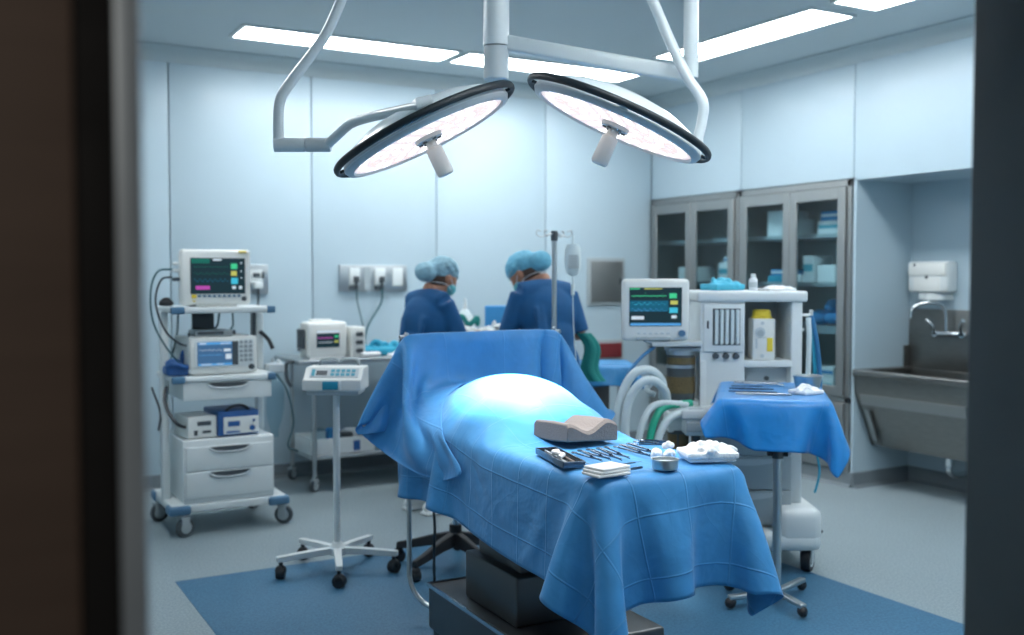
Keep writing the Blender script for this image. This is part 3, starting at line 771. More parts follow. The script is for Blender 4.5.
# open instrument tin
t = thing('instrument_tin', 'open shallow steel tin holding small tools at the left table edge', 'tray', at(1.737, 2.757), -13)
mb = MB(); w, l, h = .072, .275, .020
mb.b2(-w / 2, w / 2, -l / 2, l / 2, 0, .003)
for s in (-1, 1): mb.b2(s * w / 2 - .002, s * w / 2 + .002, -l / 2, l / 2, 0, h); mb.b2(-w / 2, w / 2, s * l / 2 - .002, s * l / 2 + .002, 0, h)
mb.build('case', 'tool', t, bevel=.001)
mb = MB(); mb.b2(-w / 2 + .004, w / 2 - .004, -l / 2 + .004, l / 2 - .004, .003, .006); mb.build('liner', 'dgrey', t)
for i, (dx, lab, m_) in enumerate(((-.015, 'steel probe lying in the open tin, left one', 'steel'), (.012, 'pale wooden-handled probe lying in the open tin', 'foam'))):
    mb = MB(); mb.tube([(dx, -.12, .010), (dx + .004, -.02, .011), (dx + .006, .12, .012)], lambda q: .005 - .002 * q, 8, 3)
    o = mb.build('probe', m_); o.location = at(1.737, 2.757); o.rotation_euler = (0, 0, R(-13)); tag(o, lab, 'probe')
mb = MB()
pts = [(-.02, -.05, .012), (.0, -.03, .016), (.01, .0, .012), (-.01, .03, .016), (.015, .06, .012)]
mb.tube(pts, .008, 8); o = mb.build('gauze_strip', 'gauze'); o.location = at(1.737, 2.757, TZ + .006); o.rotation_euler = (0, 0, R(-13)); tag(o, 'twisted white gauze strip inside the open steel tin', 'gauze')

def hemostat(name, p0, p1, label, cat='forceps', z=TZ, rings_at_start=True, L=None, grp='surgical instruments on the foot of the drape', spread=.015, m='tool'):
    """ring-handled clamp lying flat from its finger rings p0 to its tip p1"""
    a = Vector((p0[0], p0[1])); b = Vector((p1[0], p1[1])); d = b - a; Ln = d.length; ang = math.atan2(d.y, d.x)
    t = thing(name, label, cat, (a.x, a.y, z), math.degrees(ang), grp)
    for s in (-1, 1):
        mb = MB(); zz = .006 + .0025 * s
        mb.tube([(.014, s * spread * .62, zz), (Ln * .25, s * spread * .42, zz), (Ln * .55, s * .004, zz), (Ln * .8, -s * .003, zz), (Ln, -s * .0015, zz)], lambda q: .0032 * (1 - .5 * q) + .0006, 8, 4)
        sh = mb.build('shank', m, t)
        mb = MB()
        cx, cy = .0, s * spread * .75; rr = .0092
        ringp = [(cx + rr * math.cos(2 * math.pi * k / 16), cy + rr * .85 * math.sin(2 * math.pi * k / 16), zz) for k in range(17)]
        mb.tube(ringp, .0026, 6, 0); mb.build('finger_ring', m, sh)
    mb = MB(); mb.cyl((Ln * .58, 0, .001), (Ln * .58, 0, .012), .005, seg=12); mb.build('pivot', m, t)
    return t
hemostat('hemostat', (1.855, 2.835), (1.835, 2.660), 'ring-handled clamp nearest the open tin, first of the row')
hemostat('hemostat', (1.893, 2.838), (1.872, 2.665), 'ring-handled clamp, second in the row beside the tin')
hemostat('hemostat', (1.937, 2.842), (1.898, 2.640), 'ring-handled clamp in the middle of the row')
hemostat('hemostat', (1.972, 2.848), (1.940, 2.655), 'ring-handled clamp, fourth in the row and slightly longer')
hemostat('surgical_scissors', (2.045, 2.860), (2.020, 2.625), 'long dark scissors on the drape left of the cotton balls', 'scissors')
hemostat('surgical_scissors', (2.085, 2.870), (2.070, 2.640), 'long dark scissors pointing at the cotton balls', 'scissors')
hemostat('hemostat', (2.135, 2.885), (2.210, 2.800), 'small clamp behind the scissors near the right edge', 'forceps')
hemostat('hemostat', (2.175, 2.905), (2.245, 2.850), 'smallest clamp at the far right of the instrument row', 'forceps')
def scalpel(p0, p1, label, z=TZ, w=.0045, m='tool', name='scalpel', grp='surgical instruments on the foot of the drape'):
    a = Vector((p0[0], p0[1])); b = Vector((p1[0], p1[1])); d = b - a; Ln = d.length
    t = thing(name, label, 'scalpel' if name == 'scalpel' else 'tweezers', (a.x, a.y, z), math.degrees(math.atan2(d.y, d.x)), grp)
    if name == 'scalpel':
        mb = MB(); mb.prism([(0, -w), (Ln * .7, -w * .8), (Ln * .74, -w * .4), (Ln * .74, w * .5), (Ln * .7, w), (0, w * .8)], .001, .0045, 'z'); mb.build('handle', m, t)
        mb = MB(); mb.prism([(Ln * .72, -w * .5), (Ln * .9, -w), (Ln, w * .6), (Ln * .72, w * .6)], .002, .003, 'z'); mb.build('blade', 'chrome', t)
    else:
        for s in (-1, 1):
            mb = MB(); mb.prism([(0, s * .001), (Ln * .3, s * w * 1.3), (Ln * .7, s * w * 1.1), (Ln, s * .0012), (Ln * .7, s * w * .7), (Ln * .3, s * w * .7), (0, 0)], .001, .007, 'z'); mb.build('arm', m, t)
    return t
scalpel((1.80, 2.80), (1.775, 2.635), 'scalpel lying between the open tin and the clamps')
scalpel((1.815, 2.575), (1.955, 2.600), 'long scalpel lying crosswise behind the paper stack', w=.0055)
scalpel((1.83, 2.50), (1.885, 2.51), 'short tweezers between the paper stack and the steel bowl', name='tweezers')

# folded paper stack
grp = 'white folded pads by the front edge'
for k in range(3):
    mb = MB(); mb.box((0, 0, .0045), (.122 - .004 * k, .086, .0085), bev=.003)
    o = mb.build('folded_pad', 'paper'); o.location = at(1.732 + .004 * k, 2.487 + .003 * k, TZ + .0088 * k); o.rotation_euler = (0, 0, R(3 + 3 * k))
    tag(o, ('white folded pad at the bottom of the stack of three', 'white folded pad in the middle of the stack of three', 'white folded pad on top of the stack of three')[k], 'gauze pad', grp)

def bowl(loc, r, h, label, m='steel', fill=None, taper=.9):
    t = thing('steel_bowl', label, 'bowl', loc)
    mb = MB(); mb.lathe([(.001, .0), (r * taper * .95, .0), (r * taper, .004), (r * .98, h), (r * 1.05, h), (r * 1.05, h + .002), (r * .95, h + .001), (r * taper * .93, .005), (.001, .0045)], cap=False); mb.build('bowl', m, t)
    if fill:
        mb = MB(); mb.lathe([(.001, h * .72), (r * .9, h * .72), (r * .9, h * .70), (.001, h * .70)], cap=False); mb.build('contents', fill, t)
    return t
bowl(at(1.945, 2.475), .042, .029, 'small round steel bowl at the front of the draped table', 'steel', 'lgrey', .97)
rnd = random.Random(3)
for k, (x, y, s) in enumerate(((2.005, 2.60, 1.0), (2.035, 2.635, .95), (2.05, 2.585, 1.05), (2.075, 2.62, .85))):
    mb = MB()
    for q in range(7):
        mb.ball((rnd.uniform(-.011, .011), rnd.uniform(-.011, .011), .016 + rnd.uniform(-.004, .010)), rnd.uniform(.010, .014) * s, 10)
    o = mb.build('cotton_ball', 'gauze', remesh=.0028); o.location = at(x, y, TZ + (.0 if k < 3 else .024) - .002)
    tag(o, ('white cotton ball nearest the steel bowl', 'white cotton ball behind the others, farthest from the bowl', 'white cotton ball touching the gauze pile', 'white cotton ball sitting on top of the cluster')[k], 'cotton ball', 'cotton balls between bowl and gauze')
def crumple(name, loc, sx, sy, sz, label, m='gauze', seed=1, n=26, cat='gauze', vox=.004, group=None):
    r_ = random.Random(seed); mb = MB()
    mb.box((0, 0, sz * .25), (sx * .9, sy * .85, sz * .4), bev=.005)
    for q in range(n):
        a = r_.uniform(0, 6.28); rr = math.sqrt(r_.random()) * .40
        x, y = rr * math.cos(a) * sx, rr * math.sin(a) * sy
        L_ = r_.uniform(.12, .30); b_ = r_.uniform(0, 3.14)
        zc = sz * (r_.uniform(.35, .85) * (1 - rr))
        mb.tube([(x - L_ * sx * .5 * math.cos(b_), y - L_ * sy * .5 * math.sin(b_), zc * .8), (x, y, zc + sz * .12), (x + L_ * sx * .5 * math.cos(b_), y + L_ * sy * .5 * math.sin(b_), zc * .7)], min(sx, sy) * r_.uniform(.05, .09), 8, 3)
    o = mb.build(name, m, remesh=vox); o.location = loc; return tag(o, label, cat, group)
mb = MB(); mb.box((0, 0, .006), (.155, .125, .012), bev=.005); o = mb.build('folded_gauze', 'gauze'); o.location = at(2.165, 2.535); o.rotation_euler = (0, 0, R(-22))
tag(o, 'flat folded white gauze cloth under the crumpled one at the right corner', 'gauze')
o = crumple('gauze_cloth', at(2.165, 2.535, TZ + .008), .19, .16, .052, 'crumpled white gauze cloth on top of the folded one at the right corner', seed=4, n=30, vox=.0035); o.rotation_euler = (0, 0, R(-22))

# ================================================================== SURGICAL LAMPS
def frame_from_view(p, roll_xy, b):
    """lamp-head orientation: face normal given by its lean seen from the doorway"""
    v = (Vector(p) - Vector((0, 0, 1.5))).normalized()
    r = v.cross(Vector((0, 0, 1))).normalized(); u = r.cross(v).normalized()
    x, y = roll_xy; k = math.sqrt(1 - b * b) / math.hypot(x, y)
    n = r * x * k + u * y * k - v * b
    z = -n.normalized(); xa = (r * y * k * -1 + u * x * k); xa = (xa - z * xa.dot(z)).normalized(); ya = z.cross(xa)
    return Matrix((xa, ya, z)).transposed(), z
def lamp_head(pos, rxy, b, label):
    Rm, z = frame_from_view(pos, rxy, b)
    t = thing('surgical_lamp', label, 'surgical lamp', pos, 0, 'round surgical lamp heads')
    t.rotation_mode = 'QUATERNION'; t.rotation_quaternion = Rm.to_quaternion()
    RF = .343
    mb = MB(); mb.lathe([(.312, -.006), (.320, .004), (.316, .020), (.290, .050), (.21, .084), (.11, .106), (.04, .112), (.001, .113)], seg=56, cap=False); mb.build('housing', 'armwhite', t, sharp=50)
    mb = MB()
    ring = [(RF * math.cos(2 * math.pi * k / 72), RF * math.sin(2 * math.pi * k / 72), .020) for k in range(72)]
    rr = []
    for x, y, zz in ring:
        c = Vector((x, y, zz)); d = Vector((x, y, 0)).normalized()
        rr.append([c + d * .010 * math.cos(a) + Vector((0, 0, .0135 * math.sin(a))) for a in [2 * math.pi * q / 10 for q in range(10)]])
    mb.rings(rr, closed=True); mb.build('grip_rim', 'rim', t, sharp=60)
    for k in range(4):
        a = math.pi / 2 * k; mb = MB(); mb.T = Matrix.Rotation(a, 4, 'Z'); mb.box((.330, 0, .018), (.028, .03, .010), bev=.003); mb.build('rim_bracket', 'rim', t)
    mb = MB(); mb.lathe([(.320, .006), (.312, -.010), (.293, -.014), (.288, -.004)], seg=56, cap=False); mb.build('bezel', 'lgrey', t, sharp=60)
    mb = MB(); mb.lathe([(.001, -.0045), (.290, -.0045), (.290, .0), (.001, .0)], seg=56, cap=False)
    cnt = 0
    for ri, (r_, nn) in enumerate(((.085, 9), (.128, 14), (.171, 19), (.214, 24), (.256, 29))):
        for k in range(nn):
            a = 2 * math.pi * (k + .5 * (ri % 2)) / nn; cnt += 1
            mb.mi = 2 if (cnt * 7) % 11 in (0, 4) else 1
            mb.lathe([(.0165, -.0045), (.0155, -.0075), (.001, -.0085)], (r_ * math.cos(a), r_ * math.sin(a), 0), seg=10, cap=False)
    mb.build('light_face', ['lampface', 'led', 'ledpink'], t)
    mb = MB(); mb.lathe([(.052, -.004), (.050, -.018), (.040, -.022), (.001, -.022)], seg=28, cap=False)
    mb.mi = 1
    for k in range(6):
        a = k * math.pi / 3; mb.cyl((.036 * math.cos(a), .036 * math.sin(a), -.018), (.036 * math.cos(a), .036 * math.sin(a), -.026), .008, seg=10)
    mb.build('hub', ['lgrey', 'dgrey'], t)
    mb = MB(); mb.lathe([(.018, -.02), (.020, -.045), (.030, -.052), (.031, -.145), (.026, -.153), (.001, -.153)], seg=20, cap=False); mb.build('handle', 'white2', t)
    return t, Rm
LP = (1.512, 3.281, 2.000)
RP = (2.094, 2.952, 2.040)
tl, RmL = lamp_head(LP, (.446, -.895), .15, 'round surgical lamp on the left, tilted to the right with a dark rim')
tr_, RmR = lamp_head(RP, (-.413, -.911), .15, 'round surgical lamp on the right, tilted to the left with a dark rim')
def spot(pos, tgt, e, ang, name, blend=.6, rad=.16):
    l = bpy.data.lights.new(name, 'SPOT'); l.energy = e; l.spot_size = R(ang); l.spot_blend = blend; l.shadow_soft_size = rad; l.color = (1.0, .98, .97)
    o = bpy.data.objects.new(name, l); COL.objects.link(o); o.location = pos
    d = Vector(tgt) - Vector(pos); o.rotation_euler = d.to_track_quat('-Z', 'Y').to_euler(); return o
HT = (2.0, 3.48, 1.06)
for P_, Rm in ((LP, RmL), (RP, RmR)):
    n = Rm @ Vector((0, 0, -1)); spot(Vector(P_) + n * .19, HT, SPOT_ENERGY, 25, 'lamp_beam', 1.0); spot(Vector(P_) + n * .19, (2.0, 3.0, .95), FLOOD_ENERGY, 75, 'lamp_flood', 1.0)

# ceiling column and arms
HUB = (1.95, 3.575)
t = thing('lamp_column', 'white ceiling column carrying the surgical lamp arms', 'lamp column', (HUB[0], HUB[1], 0))
mb = MB(); mb.lathe([(.052, 2.42), (.052, CZ - .001)], seg=28); mb.lathe([(.17, CZ - .05), (.17, CZ - .001)], seg=32); mb.build('column', 'armwhite', t)
mb = MB(); mb.lathe([(.046, 2.285), (.050, 2.29), (.050, 2.415)], seg=28); mb.build('lower_joint', 'lgrey', t)
mb = MB(); mb.lathe([(.068, 2.62), (.068, 2.72)], seg=28); mb.lathe([(.062, 2.76), (.062, 2.84)], seg=28); mb.build('bearing', 'armwhite', t)
# left lamp arm
t = thing('left_lamp_arm', 'bent white tubular arm holding the left surgical lamp', 'lamp arm')
mb = MB(); mb.tube([(HUB[0], HUB[1], 2.67), (1.65, 3.66, 2.67), (1.40, 3.70, 2.67)], .028, 16); mb.build('upper_arm', 'armwhite', t)
mb = MB(); mb.tube([(1.40, 3.70, 2.68), (1.365, 3.72, 2.58), (1.30, 3.755, 2.42), (1.185, 3.82, 2.245), (1.148, 3.838, 2.165), (1.142, 3.838, 2.02)], .0205, 16); mb.build('drop_tube', 'armwhite', t)
mb = MB(); a = Vector((1.128, 3.842, 2.006)); b = Vector((1.232, 3.783, 2.006)); mb.cyl(a, b, .027, seg=24); mb.build('joint_sleeve', 'armwhite', t)
mb = MB(); c = Vector((1.315, 3.735, 2.006)); mb.cyl(b + (c - b) * .03, c, .027, seg=24); mb.build('joint_end', 'lgrey', t)
conn = Vector(LP) + RmL @ Vector((0, 0, .05))
e_ = Vector((1.372, 3.005, 2.052))
mb = MB(); mb.tube([(1.300, 3.74, 2.005), (1.322, 3.66, 2.040), (1.333, 3.56, 2.066), (1.342, 3.40, 2.068), (1.350, 3.20, 2.058), e_], .0185, 16); mb.build('lower_tube', 'armwhite', t)
mb = MB(); mb.cyl(e_ + Vector((-.018, .01, .0)), e_ + Vector((.026, -.015, .012)), .026, seg=20); mb.tube([e_, Vector(LP) + RmL @ Vector((0, 0, .105)) * .55 + e_ * .45 - Vector(LP) * .0 - (Vector(LP) + RmL @ Vector((0, 0, .105))) * 0 - Vector((0, 0, 0)) if False else e_.lerp(Vector(LP) + RmL @ Vector((0, 0, .13)), .5), Vector(LP) + RmL @ Vector((0, 0, .10))], .018, 14, 4); mb.build('yoke', 'armwhite', t)
# right lamp arm
t = thing('right_lamp_arm', 'wide white spring arm and bent tube holding the right surgical lamp', 'lamp arm')
A_ = Vector((HUB[0] + .03, HUB[1] - .01, 2.435)); B_ = Vector((2.545, 3.12, 2.285))
d_ = (B_ - A_); ln = d_.length; q = d_.to_track_quat('X', 'Z').to_matrix()
mb = MB(); mb.box((A_ + B_) / 2, (ln, .055, .062), rot=q, bev=.012); mb.build('spring_arm', 'armwhite', t)
mb = MB(); mb.cyl((2.55, 3.10, 2.27), (2.55, 3.10, 2.60), .029, seg=22); mb.lathe([(.031, 2.345), (.031, 2.355)], (2.55, 3.10, 0), seg=22); mb.build('elbow', 'armwhite', t)
tipR = Vector(RP) + RmR @ Vector((.0, 0, .0))
yr = Vector((2.335, 2.835, 2.005))
mb = MB(); mb.tube([(2.33, 3.16, 2.67), (2.385, 3.13, 2.555), (2.439, 3.10, 2.416), (2.485, 3.05, 2.27), (2.525, 3.00, 2.165), (2.523, 3.0, 2.09), (2.505, 3.006, 2.01)], .0205, 16); mb.build('drop_tube', 'armwhite', t)
mb = MB(); mb.tube([(HUB[0], HUB[1], 2.79), (2.2, 3.35, 2.79), (2.33, 3.16, 2.74), (2.33, 3.16, 2.66)], .026, 14); mb.cyl((2.505, 3.006, 2.025), (2.505, 3.006, 1.975), .024, seg=20)
mb.tube([(2.505, 3.006, 1.99), (2.42, 2.96, 2.01), (2.30, 2.95, 2.07), tuple(Vector(RP) + RmR @ Vector((0, 0, .105)))], .017, 14); mb.build('yoke', 'armwhite', t)

# ================================================================== helpers for screens, casters
def caster(parent, x, y, r=.04, name='caster', m='dgrey', stem=.03, rz=0, hub='grey', w=.03, fork=True, mount=None):
    """wheel of radius r touching the floor at x,y (parent frame)"""
    T = Matrix.Translation((x, y, 0)) @ Matrix.Rotation(R(rz), 4, 'Z')
    mb = MB(); mb.T = T
    mb.lathe([(r * .6, -w / 2), (r * .95, -w / 2), (r, -w * .3), (r, w * .3), (r * .95, w / 2), (r * .6, w / 2)], (0, 0, r), rotm('X', 90), seg=24)
    mb.mi = 1; mb.lathe([(r * .62, -w * .52), (r * .62, w * .52)], (0, 0, r), rotm('X', 90), seg=20)
    if fork:
        mb.mi = 2
        for s in (-1, 1): mb.box((-.006, s * (w / 2 + .005), r * 1.35), (r * .9, .005, r * 1.3), bev=.002)
        mb.box((-.006, 0, r * 2.05), (r * 1.1, w + .016, .012), bev=.003)
        mb.cyl((-.012, 0, r * 2), (-.012, 0, r * 2 + stem), .009, seg=10)
    return mb.build(name, [m, hub, mount or 'grey'], parent)
def screen(parent, x0, x1, z0, z1, y, bg='scr_bg', items=(), name='screen'):
    """items: (kind, material, ...) drawn slightly proud of the panel; fractions from top left"""
    mb = MB(); mats = [bg]
    mb.b2(x0, x1, y, y + .004, z0, z1)
    W, H = x1 - x0, z1 - z0
    def slot(m):
        if m not in mats: mats.append(m)
        return mats.index(m)
    yy = y - .0012
    for it in items:
        mb.mi = slot(it[1])
        if it[0] == 'r':
            _, _, a, b, c, d = it
            X0_, X1_, Z1_, Z0_ = x0 + a * W, x0 + c * W, z1 - b * H, z1 - d * H
            mb.quad((X0_, yy, Z0_), (X1_, yy, Z0_), (X1_, yy, Z1_), (X0_, yy, Z1_))
        else:
            _, _, a, c, b, amp, per, shape, th = it
            n = 90
            def f(t):
                ph = (t * per) % 1
                if shape == 'ecg': return amp * (1 if .40 < ph < .44 else (-.35 if .44 <= ph < .48 else (.18 * math.sin((ph - .6) * 20) if .6 < ph < .75 else 0)))
                if shape == 'sin': return amp * (max(0, math.sin(ph * 2 * math.pi)) ** .7)
                return 0
            pr = None
            for k in range(n + 1):
                t = k / n; X = x0 + (a + (c - a) * t) * W; Z = z1 - (b - f(t)) * H
                if pr: mb.quad((pr[0], yy, pr[1] - th), (X, yy, Z - th), (X, yy, Z + th), (pr[0], yy, pr[1] + th))
                pr = (X, Z)
    return mb.build(name, mats, parent)

# ================================================================== MONITOR CART (left)
CX0, CY0 = 1.145, 5.955
t = thing('equipment_cart', 'tall white medical cart with shelves, drawers and grey casters carrying monitors', 'cart', (CX0, CY0, 0))
mb = MB(); mb.b2(-.02, .66, .0, .56, .135, .185, bev=.012); mb.build('base', 'white', t)
for i, (x, y) in enumerate(((.03, .04), (.61, .04), (.03, .51), (.61, .51))):
    mb = MB(); mb.box((x, y, .155), (.13, .12, .055), bev=.018); mb.build('corner_bumper', 'bluecap', t)
for (x, y, a) in ((.06, .01, 20), (.655, .055, -30), (.0, .47, 10), (.60, .54, 40)): caster(t, x, y, .055, rz=a, w=.035, stem=.03)
def post(x, y, z0, z1, w=.045, d=.07):
    mb = MB(); mb.box((x, y, (z0 + z1) / 2), (w, d, z1 - z0), bev=.01); mb.build('post', 'white', t)
post(.0, .25, .17, 1.30); post(.60, .38, .17, 1.30)
def shelf(z, x0=.0, x1=.60, caps=True, th=.035):
    mb = MB(); mb.b2(x0, x1, .0, .50, z - th, z, bev=.010); s = mb.build('shelf', 'white', t)
    for x in (x0 + .035, x1 - .025):
        mb = MB(); mb.box((x, .015, z - th / 2), (.075 if x < .3 else .05, .045, th + .006), bev=.008); mb.build('corner_cap', 'bluecap', s)
shelf(1.325); shelf(.925)
def drawer(x0, x1, z0, z1, y=.012, parent=t, m='white'):
    mb = MB(); mb.b2(x0, x1, y, y + .44, z0, z1, bev=.004); d = mb.build('drawer', m, parent)
    cx, w = (x0 + x1) / 2, (x1 - x0) * .24
    mb = MB()
    poly = [(cx - w, z1 - .004)] + [(cx - w + 2 * w * k / 14, z1 - .010 - .024 * math.sin(math.pi * k / 14) ** .6) for k in range(1, 14)] + [(cx + w, z1 - .004)]
    mb.prism(poly, y - .004, y + .001); mb.build('grip_recess', 'dgrey', d)
    mb = MB()
    mb.tube([(cx - w, y - .003, z1 - .008)] + [(cx - w + 2 * w * k / 8, y - .007, z1 - .016 - .022 * math.sin(math.pi * k / 8) ** .6) for k in range(1, 8)] + [(cx + w, y - .003, z1 - .008)], .006, 8, 2); mb.build('grip', 'lgrey', d)
drawer(.06, .575, .785, .888)
mb = MB(); mb.b2(.055, .585, .01, .50, .185, .555, bev=.008); mb.build('drawer_case', 'white', t)
drawer(.068, .572, .375, .515, y=.0); drawer(.068, .572, .215, .368, y=.0)
mb = MB(); mb.b2(.20, .33, .40, .43, .93, 1.29); mb.build('cable_channel', 'dgrey', t)
mb = MB(); mb.b2(.555, .60, .36, .40, .93, 1.29); mb.build('cable_channel', 'dgrey', t)
# patient monitor on top
t = thing('patient_monitor', 'white patient monitor with dark vital-sign screen on the tall left cart', 'monitor', (CX0 + .268, CY0 + .10, 1.327), 2)
mb = MB(); mb.box((0, 0, .172), (.405, .10, .325), bev=.022); mb.box((0, .09, .17), (.34, .12, .27), bev=.03); mb.b2(-.12, .12, -.03, .12, 0, .02); mb.build('casing', 'white2', t)
mb = MB(); mb.b2(-.155, .165, -.0535, -.048, .075, .285, bev=.002); mb.build('bezel', 'dgrey', t)
screen(t, -.15, .16, .08, .28, -.0555, 'scr_bg', [('r', 'scr_dg', 0, 0, .34, .14), ('r', 'scr_w', .40, .0, .56, .06), ('w', 'scr_dg', .04, .70, .24, .06, 6, 'ecg', .0012), ('w', 'scr_dg', .04, .70, .45, .05, 6, 'sin', .0012),
    ('w', 'scr_db', .04, .70, .66, .07, 7, 'sin', .0022), ('r', 'scr_m', .08, .79, .34, .90), ('r', 'scr_g', .74, .14, .86, .30), ('r', 'scr_y', .74, .36, .85, .50), ('r', 'scr_c', .74, .56, .87, .74),
    ('r', 'scr_w', .76, .80, .83, .89), ('r', 'scr_w', .89, .80, .95, .89), ('r', 'scr_w', .92, .1, .95, .14), ('r', 'scr_w', .92, .35, .95, .38), ('r', 'scr_w', .92, .55, .95, .58)])
mb = MB()
for k in range(9): mb.box((-.105 + k * .029, -.054, .062), (.018, .004, .012), bev=.001)
mb.build('soft_key', 'bluecap', t)
mb = MB(); mb.box((-.135, -.053, .060), (.028, .006, .022), bev=.002); mb.box((.15, -.048, .322), (.045, .03, .014), bev=.004); mb.box((-.135, -.053, .033), (.014, .006, .010), bev=.002); mb.build('alarm_light', 'yellow', t)
mb = MB(); mb.cyl((.155, -.05, .045), (.155, -.064, .045), .014, seg=20); mb.build('knob', 'dgrey', t)
for z in (.16, .21, .25):
    mb = MB(); mb.box((-.215, .02, z), (.03, .05, .022), bev=.004); mb.cyl((-.22, .0, z), (-.245, -.01, z), .008, seg=10); mb.build('connector', 'white' if z > .2 else 'dgrey', t)
# second monitor / generator on the middle shelf
t = thing('diagnostic_monitor', 'boxy white unit with lit blue screen and keypad on the cart middle shelf', 'monitor', (CX0 + .295, CY0 + .04, .927), 4)
mb = MB(); mb.b2(-.19, .205, .0, .36, .008, .222, bev=.008); mb.b2(-.17, .17, .02, .3, 0, .01); mb.build('casing', 'white2', t)
mb = MB(); mb.b2(-.165, .185, -.004, .002, .045, .205, bev=.001); mb.build('bezel', 'white', t)
screen(t, -.15, .055, .055, .195, -.006, 'scr_bg2', [('r', 'scr_b', .02, .90, .98, .99), ('r', 'scr_b', .02, .02, .98, .12), ('r', 'scr_w', .05, .03, .25, .10), ('r', 'scr_w', .65, .03, .95, .12), ('r', 'scr_w', .1, .91, .4, .97), ('r', 'scr_w', .55, .91, .75, .97),
    ('w', 'scr_w', .05, .7, .36, .05, 5, 'sin', .0012), ('w', 'scr_b', .05, .7, .55, .06, 5, 'ecg', .0014), ('r', 'scr_w', .75, .30, .95, .42), ('r', 'scr_w', .80, .52, .97, .74)])
mb = MB(); mb.b2(.055, .09, -.006, 0, .055, .195); mb.build('side_display', 'dgrey', t)
mb = MB()
for a in range(3):
    for b in range(5): mb.box((.110 + a * .028, -.006, .19 - b * .027), (.020, .006, .018), bev=.002)
mb.build('keypad', 'grey', t)
mb = MB(); mb.cyl((.170, 0, .040), (.170, -.016, .040), .016, seg=20); mb.build('knob', 'dgrey', t)
mb = MB(); mb.box((0, 0, .018), (.22, .18, .034), bev=.006); mb.mi = 1; mb.box((-.02, -.091, .02), (.15, .004, .016)); mb.cyl((.115, -.06, .02), (.13, -.06, .02), .014, seg=12)
o = mb.build('recorder_box', ['grey', 'dgrey']); o.location = (CX0 + .26, CY0 + .19, 1.150); tag(o, 'flat grey box lying on top of the blue-screen unit', 'device')
mb = MB(); mb.box((0, 0, .03), (.15, .14, .06), bev=.02); mb.ball((-.02, .0, .07), (.05, .04, .03), 12); mb.ball((.045, .03, .10), (.025, .02, .05), 12); mb.tube([(-.07, -.04, .05), (-.03, -.08, .07), (.04, -.07, .05), (.07, -.02, .06)], .016, 8)
o = mb.build('probe_pouch', 'bluepaint', remesh=.005); o.location = (CX0 + .055, CY0 + .14, .926); tag(o, 'dark blue pouch with coiled leads left of the blue-screen unit', 'pouch')
mb = MB(); mb.box((0, 0, .02), (.08, .06, .035), bev=.015); mb.ball((.0, 0, .035), (.03, .025, .02), 10); o = mb.build('pressure_bulb', 'black', remesh=.004); o.location = (CX0 + .005, CY0 + .18, 1.327); tag(o, 'small black device on the top shelf left of the monitor', 'device')
t = thing('suction_controller', 'small white box with dark display on the low cart shelf, left of the blue one', 'device', (CX0 + .175, CY0 + .05, .557), 6)
mb = MB(); mb.b2(-.085, .085, 0, .26, .004, .128, bev=.006); mb.build('casing', 'white2', t)
mb = MB(); mb.b2(-.03, .05, -.004, 0, .075, .10); mb.b2(-.05, -.03, -.004, 0, .02, .05); mb.b2(.0, .05, -.003, 0, .03, .045); mb.build('display', 'dgrey', t)
t = thing('surgery_generator', 'white-fronted box in a blue casing on the low cart shelf', 'device', (CX0 + .39, CY0 + .05, .557), 3)
mb = MB(); mb.b2(-.125, .12, .0, .32, .004, .150, bev=.010); mb.build('casing', 'bluepaint', t)
mb = MB(); mb.b2(-.095, .115, -.006, .002, .015, .115, bev=.003); p = mb.build('front_panel', 'white2', t)
mb = MB(); mb.cyl((.075, -.006, .045), (.075, -.018, .045), .016, seg=16); mb.cyl((.085, -.006, .088), (.085, -.012, .088), .008, seg=12); mb.b2(-.08, .0, -.009, -.005, .022, .032); mb.b2(-.07, -.0, -.009, -.005, .06, .09); mb.build('control', 'bluepaint', p)
mb = MB(); mb.tube([(-.10, .02, .13), (-.04, .01, .175), (.03, .02, .175), (.08, .03, .14)], .009, 8); mb.build('handle', 'black', t)
